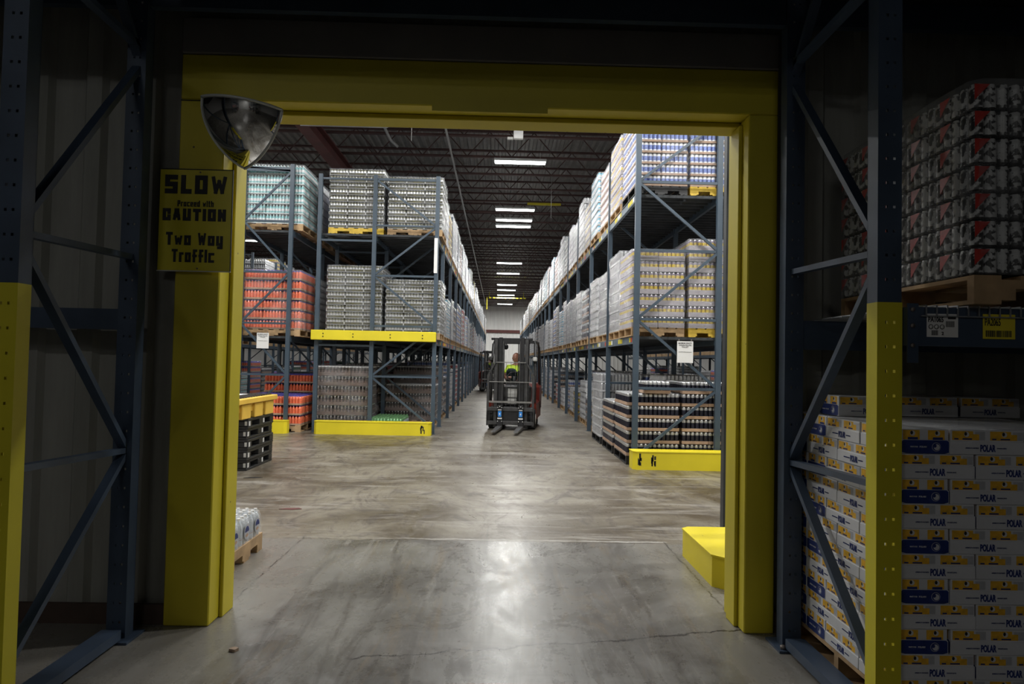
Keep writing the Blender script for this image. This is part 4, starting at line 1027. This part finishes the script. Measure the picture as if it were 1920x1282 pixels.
# ------------------------------------------------------------------ beyond the doorway, left
WX, WY = -2.35, 4.76
tag(ob('wooden_pallet', pallet_mesh(.66, 1.06, 'wood', .13), None, (WX+.0, WY+.33, 0), pi/2), 'pale wooden pallet on the floor under the water bottle packs by left jamb', 'pallet')
def water_pack():
    t = thing('water_pack', '', 'bottle pack'); mb = MB(); nx, ny = 5, 3; p = .066
    for i in range(nx):
        for j in range(ny): mb.lathe((i-(nx-1)/2)*p, (j-(ny-1)/2)*p, 0, [(.031, 0, 'bottle_clear'), (.031, .04, 'tray_tan'), (.031, .045, 'bottle_clear'), (.031, .12, 'bottle_clear'), (.027, .145, 'bottle_clear'), (.012, .175, 'cap_white'), (.013, .195, 'cap_white')], 10)
    ob('bottles', mb, t)
    X, Y = nx*p/2+.002, ny*p/2+.002; fm = MB()
    z = [0, .03, .09, .13, .17, .19]; k_ = [1, 1.01, 1.0, .99, .93, .8]
    rings = [[(-X*s_, -Y*s_, zz), (X*s_, -Y*s_, zz), (X*s_, Y*s_, zz), (-X*s_, Y*s_, zz)] for zz, s_ in zip(z, k_)]
    vs_ = sum(rings, []); fm.add(vs_, [(i*4+k, i*4+(k+1) % 4, (i+1)*4+(k+1) % 4, (i+1)*4+k) for i in range(5) for k in range(4)]+[(20, 21, 22, 23)], 'pack_film')
    ob('plastic_film', fm, t)
    lb = MB(); lb.add([(X+.006, .045*cos(2*pi*i/16), .085+.045*sin(2*pi*i/16)) for i in range(16)], [tuple(range(16))], 'sketch_black')
    lb.add([(X+.007, .042*cos(a), .085+.042*sin(a)) for a in [pi*i/10 for i in range(11)]], [tuple(range(11))], 'navy')
    lb.add([(X+.0065, .056*cos(2*pi*i/16), .085+.056*sin(2*pi*i/16)) for i in range(16)], [tuple(range(16))], 'case_grey')
    lb.add([(X+.0072, .03*cos(2*pi*i/12), .06+.012*sin(2*pi*i/12)) for i in range(12)], [tuple(range(12))], 'tray_tan')
    o = ob('oval_label', lb, t)
    return t
wp = water_pack(); kids = {}
first = True
for i in range(3):
    for j in range(3):
        x, y = WX+.355-.345*i, WY+.115+.215*j
        lab = 'shrink-wrapped clear water bottle pack on the low pallet, %s row, %s pack' % (['right', 'middle', 'left'][i], ['front', 'middle', 'back'][j])
        if first: wp.location = (x, y, .13); wp['label'] = lab; wp['group'] = 'water bottle packs on the low pallet'; first = False
        else: dup(wp, (x, y, .13), None, lab)

def plastic_pallet(m='plastic_black', W=1.2, D=1.0, h=.136):
    mb = MB()
    mb.rbox(-W/2, W/2, -D/2, D/2, h-.035, h, .005, m); mb.rbox(-W/2, W/2, -D/2, -D/2+.11, 0, .03, .004, m); mb.rbox(-W/2, W/2, D/2-.11, D/2, 0, .03, .004, m)
    for i in (-1, 0, 1):
        mb.rbox(i*(W/2-.06)-.06, i*(W/2-.06)+.06, -D/2+.112, D/2-.112, 0, .03, .004, m)
        for j in (-1, 0, 1): mb.rbox(i*(W/2-.07)-.07, i*(W/2-.07)+.07, j*(D/2-.07)-.07, j*(D/2-.07)+.07, .031, h-.036, .006, m)
    return mb.mesh('plastic_pallet')
pp = plastic_pallet()
bx, by = -3.27, 9.02
for i in range(5):
    t = tag(ob('plastic_pallet', pp, None, (bx-.6+random.uniform(-.012, .012), by+.53+random.uniform(-.012, .012), i*.137), 0), 'black plastic pallet, %s in the stack of five beside the left jamb' % ['bottom', 'second from bottom', 'middle', 'fourth from bottom', 'top'][i], 'pallet', 'black plastic pallets in a stack')
    tm = text_mesh('iGPS', .13, .04, 'tag_grey', .02); lm = MB(); join_into(lm, tm, 'tag_grey', Matrix.Translation((.3, -.502, .07)))
    ob('lettering', lm, t)
    ob('white_tag', MB().box(.555, .585, -.504, -.5, .045, .1, 'tag_grey').box(.6, .604, -.48, -.43, .04, .1, 'tag_grey').box(.6, .604, .06, .11, .04, .1, 'tag_grey'), t)
sp = thing('spill_pallet', 'yellow plastic spill pallet with black grate on top of the black pallet stack', 'spill pallet', (bx, by, .686))
mb = MB(); W, D0, D1, h = 1.35, -.52, 1.08, .27
mb.rbox(-W, .04, D0, D1, h-.07, h, .008, 'plastic_yellow')
for (a, b_) in ((D0+.03, D0+.2), (D0+.32, D0+.62), (D0+.78, D0+1.08), (D0+1.2, D0+1.52)):
    mb.rbox(-W+.03, .01, a, b_, .0, h-.071, .01, 'plastic_yellow')
mb.box(-W+.05, -.03, D0+.05, D1-.05, .09, h-.072, 'plastic_yellow')
ob('tray', mb, sp)
gm = MB()
for i in range(18): gm.box(-W+.06+i*.072, -W+.085+i*.072, D0+.05, D1-.05, h, h+.012, 'plastic_black')
for i in range(16): gm.box(-W+.05, -.03, D0+.06+i*.098, D0+.08+i*.098, h+.0005, h+.0115, 'plastic_black')
gr = ob('grate', gm, sp)
tag(ob('paper_sheet', MB().box(bx-.75, bx-.28, by+.3, by+.75, .686+h+.0125, .686+h+.0155, 'white_paper')), 'white sheet lying on the black grate of the yellow spill pallet', 'paper')

# floor litter
def chip(label, x, y, pts, h, m):
    tag(ob('debris', MB().prism(pts, 0, h, m), None, (x, y, 0)), label, 'debris')
chip('small tan chip of debris on the floor in front of the left jamb', -1.32, 3.55, [(-.02, -.01), (.012, -.018), (.024, .006), (0, .02), (-.018, .012)], .014, 'stone_debris')
chip('dark flat scrap on the floor behind the water bottle pallet', -2.02, 6.85, [(-.12, -.02), (.02, -.04), (.1, .0), (.06, .05), (-.05, .03)], .004, 'girder_red')
chip('dark flat scrap in front of the black pallet stack', -3.0, 8.55, [(-.12, -.02), (.0, .0), (.1, .03), (.06, .06), (-.06, .05)], .004, 'ink')

# ------------------------------------------------------------------ forklifts
def skinned(name, chains, m, parent, sub=2, loc=(0, 0, 0)):
    vs_, es, rs = [], [], []; idx = {}
    for ch in chains:
        prev = None
        for (p, r) in ch:
            key = tuple(round(a, 4) for a in p)
            if key not in idx: idx[key] = len(vs_); vs_.append(p); rs.append(r)
            if prev is not None and prev != idx[key]: es.append((prev, idx[key]))
            prev = idx[key]
    me = bpy.data.meshes.new(name); me.from_pydata(vs_, es, []); o = bpy.data.objects.new(name, me); C.objects.link(o)
    md = o.modifiers.new('skin', 'SKIN'); md.use_smooth_shade = True
    for i, r in enumerate(rs):
        sv = me.skin_vertices[0].data[i]; r = r if isinstance(r, tuple) else (r, r); sv.radius = r; sv.use_root = (i == 0)
    sd = o.modifiers.new('sub', 'SUBSURF'); sd.levels = sub; sd.render_levels = sub
    dg = bpy.context.evaluated_depsgraph_get(); nm = bpy.data.meshes.new_from_object(o.evaluated_get(dg)); bpy.data.objects.remove(o)
    nm.materials.clear(); nm.materials.append(M[m]); nm.polygons.foreach_set('use_smooth', [True]*len(nm.polygons))
    return ob(name, nm, parent, loc)
def forklift(loc, rz, label):
    t = thing('forklift', label, 'forklift', loc, rz)
    # body and counterweight
    b_ = MB(); b_.rbox(-.54, .54, .42, 2.0, .16, .62, .05, 'red_paint'); b_.rbox(-.54, .54, 1.35, 2.25, .3, 1.0, .09, 'red_paint'); b_.rbox(-.5, .5, .3, .6, .12, .5, .03, 'black_steel')
    b_.rbox(-.545, -.541+.1, .5, 1.3, .3, .55, .01, 'red_paint')
    ob('body', b_, t)
    ob('dashboard', MB().rbox(-.42, .42, .38, .6, .5, .98, .04, 'dark_grey_steel').rbox(-.1, .12, .36, .4, .7, .9, .01, 'tag_grey').rbox(-.1, .1, .36, .4, .56, .68, .01, 'tag_grey'), t)
    ob('floor_pan', MB().box(-.5, .5, .56, 1.4, .4, .44, 'black_steel'), t)
    st = ob('seat', MB().rbox(-.26, .26, 1.0, 1.48, .74, .88, .04, 'black_steel').rbox(-.25, .25, 1.42, 1.56, .84, 1.4, .04, 'black_steel'), t)
    sw = MB(); sw.tube([(.16*cos(2*pi*i/20), .1*sin(2*pi*i/20)+.74, 1.16+.11*sin(2*pi*i/20)) for i in range(21)], .014, 'black_steel', 6, False); sw.bar((0, .74, 1.16), (0, .55, .96), .04, .04, 'black_steel'); sw.bar((-.15, .74, 1.16), (.15, .74, 1.16), .02, .02, 'black_steel')
    ob('steering_wheel', sw, t)
    # overhead guard
    og = MB()
    for s_ in (-1, 1):
        og.tube([(s_*.5, .45, .6), (s_*.5, .5, 1.2), (s_*.48, .62, 1.9), (s_*.46, .75, 1.98), (s_*.46, 1.7, 1.98), (s_*.48, 1.85, 1.85), (s_*.5, 1.95, .95)], .032, 'dark_grey_steel', 8)
    for i in range(8): og.bar((-.46, .72+i*.14, 1.98), (.46, .72+i*.14, 1.98), .03, .035, 'black_steel')
    og.box(-.46, .46, .6, .7, 1.93, 1.985, 'black_steel')
    ob('overhead_guard', og, t)
    ob('headlight', MB().rbox(.44, .54, .44, .54, 1.52, 1.62, .02, 'tag_grey').bar((.49, .52, 1.57), (.49, .6, 1.57), .03, .03, 'black_steel'), t)
    ob('headlight', MB().rbox(-.56, -.46, .44, .54, 1.52, 1.62, .02, 'dark_grey_steel').bar((-.51, .52, 1.57), (-.51, .6, 1.57), .03, .03, 'black_steel'), t)
    ob('warning_lamp', MB().rbox(-.22, -.12, .4, .5, 1.78, 1.9, .03, 'black_steel').bar((-.17, .45, 1.9), (-.17, .6, 1.95), .02, .02, 'black_steel'), t)
    # mast
    for s_ in (-1, 1):
        ms = MB(); ms.box(s_*.34-.045, s_*.34+.045, .1, .26, .06, 2.0, 'black_steel'); ms.box(s_*.34-.03, s_*.34+.03, .06, .1, .06, 2.0, 'dark_grey_steel')
        ob('mast_rail', ms, t)
        ms = MB(); ms.box(s_*.245-.035, s_*.245+.035, .08, .2, .1, 2.04, 'black_steel'); ob('inner_mast_rail', ms, t)
        ob('lift_chain', MB().box(s_*.19-.012, s_*.19+.012, .1, .115, .4, 1.96, 'dark_grey_steel'), t)
        ob('hydraulic_cylinder', MB().cyl((s_*.19, .17, .15), (s_*.19, .17, 1.9), .026, 'dark_grey_steel', 12).cyl((s_*.19, .17, 1.1), (s_*.19, .17, 1.95), .018, 'mid_steel', 12), t)
    ob('mast_crossbar', MB().rbox(-.4, .4, .12, .24, 1.9, 2.03, .01, 'black_steel').rbox(-.46, -.39, .1, .2, 1.98, 2.03, .005, 'black_steel').rbox(.39, .46, .1, .2, 1.98, 2.03, .005, 'black_steel').box(-.3, .3, .2, .26, 1.0, 1.06, 'black_steel').box(-.3, .3, .2, .26, .2, .3, 'black_steel'), t)
    hs = MB()
    for i in range(2): hs.tube([(.14+i*.03, .2, 1.9), (.15+i*.03, .12, 1.4), (.14+i*.03, .14, .9), (.14+i*.03, .12, .5)], .011, 'rubber', 6)
    ob('hydraulic_hose', hs, t)
    # carriage and load backrest
    cr = MB(); cr.rbox(-.5, .5, 0, .06, .12, .2, .005, 'dark_grey_steel'); cr.rbox(-.5, .5, 0, .06, .42, .5, .005, 'dark_grey_steel')
    for x in (-.48, -.2, .2, .48): cr.box(x-.03, x+.03, .01, .055, .2, .42, 'black_steel')
    cr.box(-.2, .2, .02, .05, .2, .42, 'black_steel')
    ob('carriage', cr, t)
    lb = MB()
    for s_ in (-1, 1): lb.bar((s_*.5, .03, .1), (s_*.5, .03, 1.2), .05, .04, 'dark_grey_steel', (0, 1, 0)); lb.bar((s_*.5, .03, 1.2), (s_*.34, .03, 1.5), .03, .03, 'dark_grey_steel', (0, 1, 0))
    for z in (1.06, 1.49): lb.bar((-.5 if z < 1.2 else -.35, .03, z), (.5 if z < 1.2 else .35, .03, z), .018, .018, 'mid_steel', (0, 1, 0))
    lb.bar((-.48, .02, .62), (.48, .02, .62), .04, .02, 'mid_steel', (0, 1, 0))
    for i in range(1, 10): x = -.5+i/10.; lb.bar((x, .035, .5), (x, .035, 1.5 if abs(x) < .34 else 1.2), .007, .007, 'dark_grey_steel', (0, 1, 0))
    ob('load_backrest', lb, t)
    for x in (-.22, .24):
        fk = MB(); fk.rbox(x-.06, x+.06, -.05, -.005, .05, .55, .006, 'black_steel'); n = 8
        pts = [(0, .05), (-.3, .05), (-1.0, .05), (-1.05, .06), (-1.0, .075), (-.3, .095), (0, .1)]
        m0 = [(x-.06, a-.02, b2) for a, b2 in pts]; m1 = [(x+.06 if a > -1.0 else x+.04, a-.02, b2) for a, b2 in pts]; k_ = len(pts)
        m0 = [(x-.06 if p_[1] > -1.0 else x-.04, p_[1], p_[2]) for p_ in m0]
        fk.add(m0+m1, [tuple(range(k_)), tuple(range(2*k_-1, k_-1, -1))]+[(i, k_+i, k_+(i+1) % k_, (i+1) % k_) for i in range(k_)], 'mid_steel')
        f_ = ob('fork', fk, t)
        st_ = MB().box(x-.035, x+.035, -.054, -.0505, .3, .42, 'decal_blue').box(x-.05, x+.05, -.056, -.0505, .25, .275, 'cap_white').box(x-.04, x+.04, -.055, -.0505, .44, .455, 'cap_white')
        for dx, dz in ((-.045, .5), (.045, .5), (0, .52), (-.045, .2), (.045, .2)): st_.cyl((x+dx, -.05, dz), (x+dx, -.058, dz), .01, 'cap_white', 8)
        st_.box(x-.012, x+.012, -.0555, -.054, .34, .38, 'cap_white')
        ob('sticker', st_, f_)
    for (x, y, r, wd) in ((-.44, .48, .23, .18), (.44, .48, .23, .18), (-.4, 1.85, .2, .15), (.4, 1.85, .2, .15)):
        wm_ = MB(); wm_.tube([(x-wd/2, y, r), (x-wd/2+.02, y, r), (x+wd/2-.02, y, r), (x+wd/2, y, r)], [r*.9, r, r, r*.9], 'rubber', 28)
        for k in range(14):
            a = 2*pi*k/14; wm_.cbox(x, y+cos(a)*(r-.004), r+sin(a)*(r-.004), wd*.9, .02, .02, 'rubber')
        w2 = ob('wheel', wm_, t); hb = MB(); 
        for s_ in (-1, 1): hb.cyl((x+s_*(wd/2-.005), y, r), (x+s_*(wd/2+.006), y, r), r*.5, 'tag_grey', 18)
        ob('wheel_hub', hb, w2)
    return t
def driver(loc, rz, label):
    t = thing('person', label, 'person', loc, rz)
    # seated; hips at (0,1.22,.93); facing -Y, head turned to its right (towards -X in the picture)
    hip, ch, sh, nk = (0, 1.24, .95), (0, 1.24, 1.18), (0, 1.25, 1.36), (0, 1.23, 1.46)
    hd = [(nk, .055), ((-.01, 1.21, 1.53), .055)]
    body = [[(hip, (.16, .12)), (ch, (.17, .115)), (sh, (.16, .1)), (nk, .055), ((-.005, 1.22, 1.53), .05)]]
    for s_ in (-1, 1):
        body.append([(sh, (.16, .1)), ((s_*.19, 1.25, 1.37), .065), ((s_*.27, 1.16, 1.15), .047), ((s_*.14 if s_ < 0 else .3, .9, 1.1), .035), ((s_*.1 if s_ < 0 else .28, .8, 1.14), .03)])
        body.append([(hip, (.16, .12)), ((s_*.11, 1.16, .93), .095), ((s_*.15, .8, .95), .07), ((s_*.15, .74, .65), .05), ((s_*.15, .74, .5), .042), ((s_*.16, .64, .47), .04)])
    bd = skinned('body', body, 'skin', t)
    top = [[((0, 1.24, .97), (.175, .135)), (ch, (.185, .13)), ((0, 1.25, 1.34), (.17, .11)), ((0, 1.235, 1.43), (.075, .07))]]
    for s_ in (-1, 1): top.append([((0, 1.25, 1.34), (.17, .11)), ((s_*.195, 1.25, 1.37), .08), ((s_*.26, 1.18, 1.2), .062)])
    skinned('hi_vis_shirt', top, 'hivis', t)
    v = [[((-.1, 1.2, .96), (.13, .19)), ((-.105, 1.2, 1.2), (.135, .19)), ((-.1, 1.22, 1.38), (.1, .16))], ]
    v2 = [[((.13, 1.2, .96), (.1, .19)), ((.14, 1.2, 1.2), (.105, .19)), ((.13, 1.22, 1.38), (.08, .16))]]
    skinned('dark_vest', v, 'vest_dark', t); skinned('dark_vest', v2, 'vest_dark', t)
    tro = [[((0, 1.24, .93), (.175, .13)), ((0, 1.24, .98), (.175, .13))]]
    for s_ in (-1, 1): tro.append([((0, 1.24, .93), (.175, .13)), ((s_*.11, 1.16, .93), .105), ((s_*.15, .8, .95), .085), ((s_*.15, .74, .65), .065), ((s_*.15, .74, .52), .06)])
    skinned('trousers', tro, 'trousers', t)
    for s_ in (-1, 1): ob('shoe', MB().rbox(s_*.15-.05, s_*.15+.05, .5, .78, .44, .53, .025, 'black_steel'), t)
    # head with face, turned ~60 degrees
    hm = MB(); R3 = Matrix.Rotation(-1.0, 4, 'Z'); n, mrows = 24, 16; vs_ = []
    for j in range(mrows+1):
        ph = pi*j/mrows; z = cos(ph)
        for i in range(n):
            a = 2*pi*i/n; x, y = sin(ph)*sin(a), -sin(ph)*cos(a)
            X_, Y_, Z_ = x*.078, y*.098, z*.122
            if z < -.1: X_ *= 1+z*.25; Y_ *= 1+z*.12
            fr_ = max(0, -y)
            if abs(x) < .22 and fr_ > .5:
                if -.35 < z < .1: Y_ -= .022*(1-abs(z+.18)/.3)*(1-abs(x)/.22) if abs(z+.18) < .3 else 0    # nose
            if .02 < z < .25 and fr_ > .6 and .2 < abs(x) < .55: Y_ += .008                                 # eye sockets
            if z < -.75 and fr_ > .1: Y_ -= .01
            vs_.append(tuple(R3 @ Vector((X_, Y_, Z_))))
    hm.add(vs_, [(j*n+i, j*n+(i+1) % n, (j+1)*n+(i+1) % n, (j+1)*n+i) for j in range(mrows) for i in range(n)], 'skin', True)
    for s_ in (-1, 1): 
        p = R3 @ Vector((s_*.079, .01, -.005)); hm.cbox(p.x, p.y, p.z, .022, .03, .06, 'skin')
        p = R3 @ Vector((s_*.032, -.087, .012)); hm.cbox(p.x, p.y, p.z, .012, .012, .008, 'ink')
    p = R3 @ Vector((0, -.092, -.062)); hm.cbox(p.x, p.y, p.z, .03, .02, .006, 'girder_red')
    h_ = ob('head', hm, bd, (-.01, 1.2, 1.6))
    hr = MB(); vs2 = []
    for j in range(7):
        ph = .5+j*.17*1.1
        for i in range(17):
            a = -pi*.62+pi*1.24*i/16; vs2.append(tuple(R3 @ Vector((.082*sin(ph)*sin(a), .102*sin(ph)*cos(a), .125*cos(ph)))))
    hr.add(vs2, [(j*17+i, j*17+i+1, (j+1)*17+i+1, (j+1)*17+i) for j in range(6) for i in range(16)], 'hair', True)
    ob('hair', hr, bd, (-.01, 1.2, 1.6))
    # hands closed on the wheel and the lever
    for hx, hy, hz in ((-.1, .78, 1.15), (.28, .77, 1.15)):
        chs = [[((hx, hy+.02, hz), (.032, .02)), ((hx, hy-.03, hz+.01), (.034, .018))]]
        hnd = skinned('hand', chs, 'skin', bd, 1)
        for k, (dx, ln) in enumerate([(-.03, .06), (-.01, .072), (.011, .068), (.03, .055)]):
            skinned('finger', [[((hx+dx, hy-.03, hz+.012), .0095), ((hx+dx, hy-.03-ln*.45, hz+.014), .009), ((hx+dx, hy-.035-ln*.6, hz-.012), .0085), ((hx+dx, hy-.02-ln*.4, hz-.03), .008)]], 'skin', bd, 1)
        skinned('thumb', [[((hx-.025, hy+.005, hz), .011), ((hx-.045, hy-.025, hz-.008), .01), ((hx-.035, hy-.05, hz-.02), .009)]], 'skin', bd, 1)
    return t
fk1 = forklift((.27, 15.0, 0), -.13, 'dark-masted red forklift driving toward the doorway in the main aisle')
dr1 = driver((.27, 15.0, 0), -.13, 'person with short reddish hair in hi-vis shirt and dark vest driving the nearer forklift')
kids = {}
dup(fk1, (-.32, 34.0, 0), .1, 'dark forklift farther down the aisle, left of the nearer one')
dup(dr1, (-.32, 34.0, 0), .1, 'person in yellow shirt driving the farther forklift')
o = ob('pallet_load', FAR); tag(o, 'far wrapped pallet loads filling the last bays of the racks', 'pallet load'); o['kind'] = 'stuff'
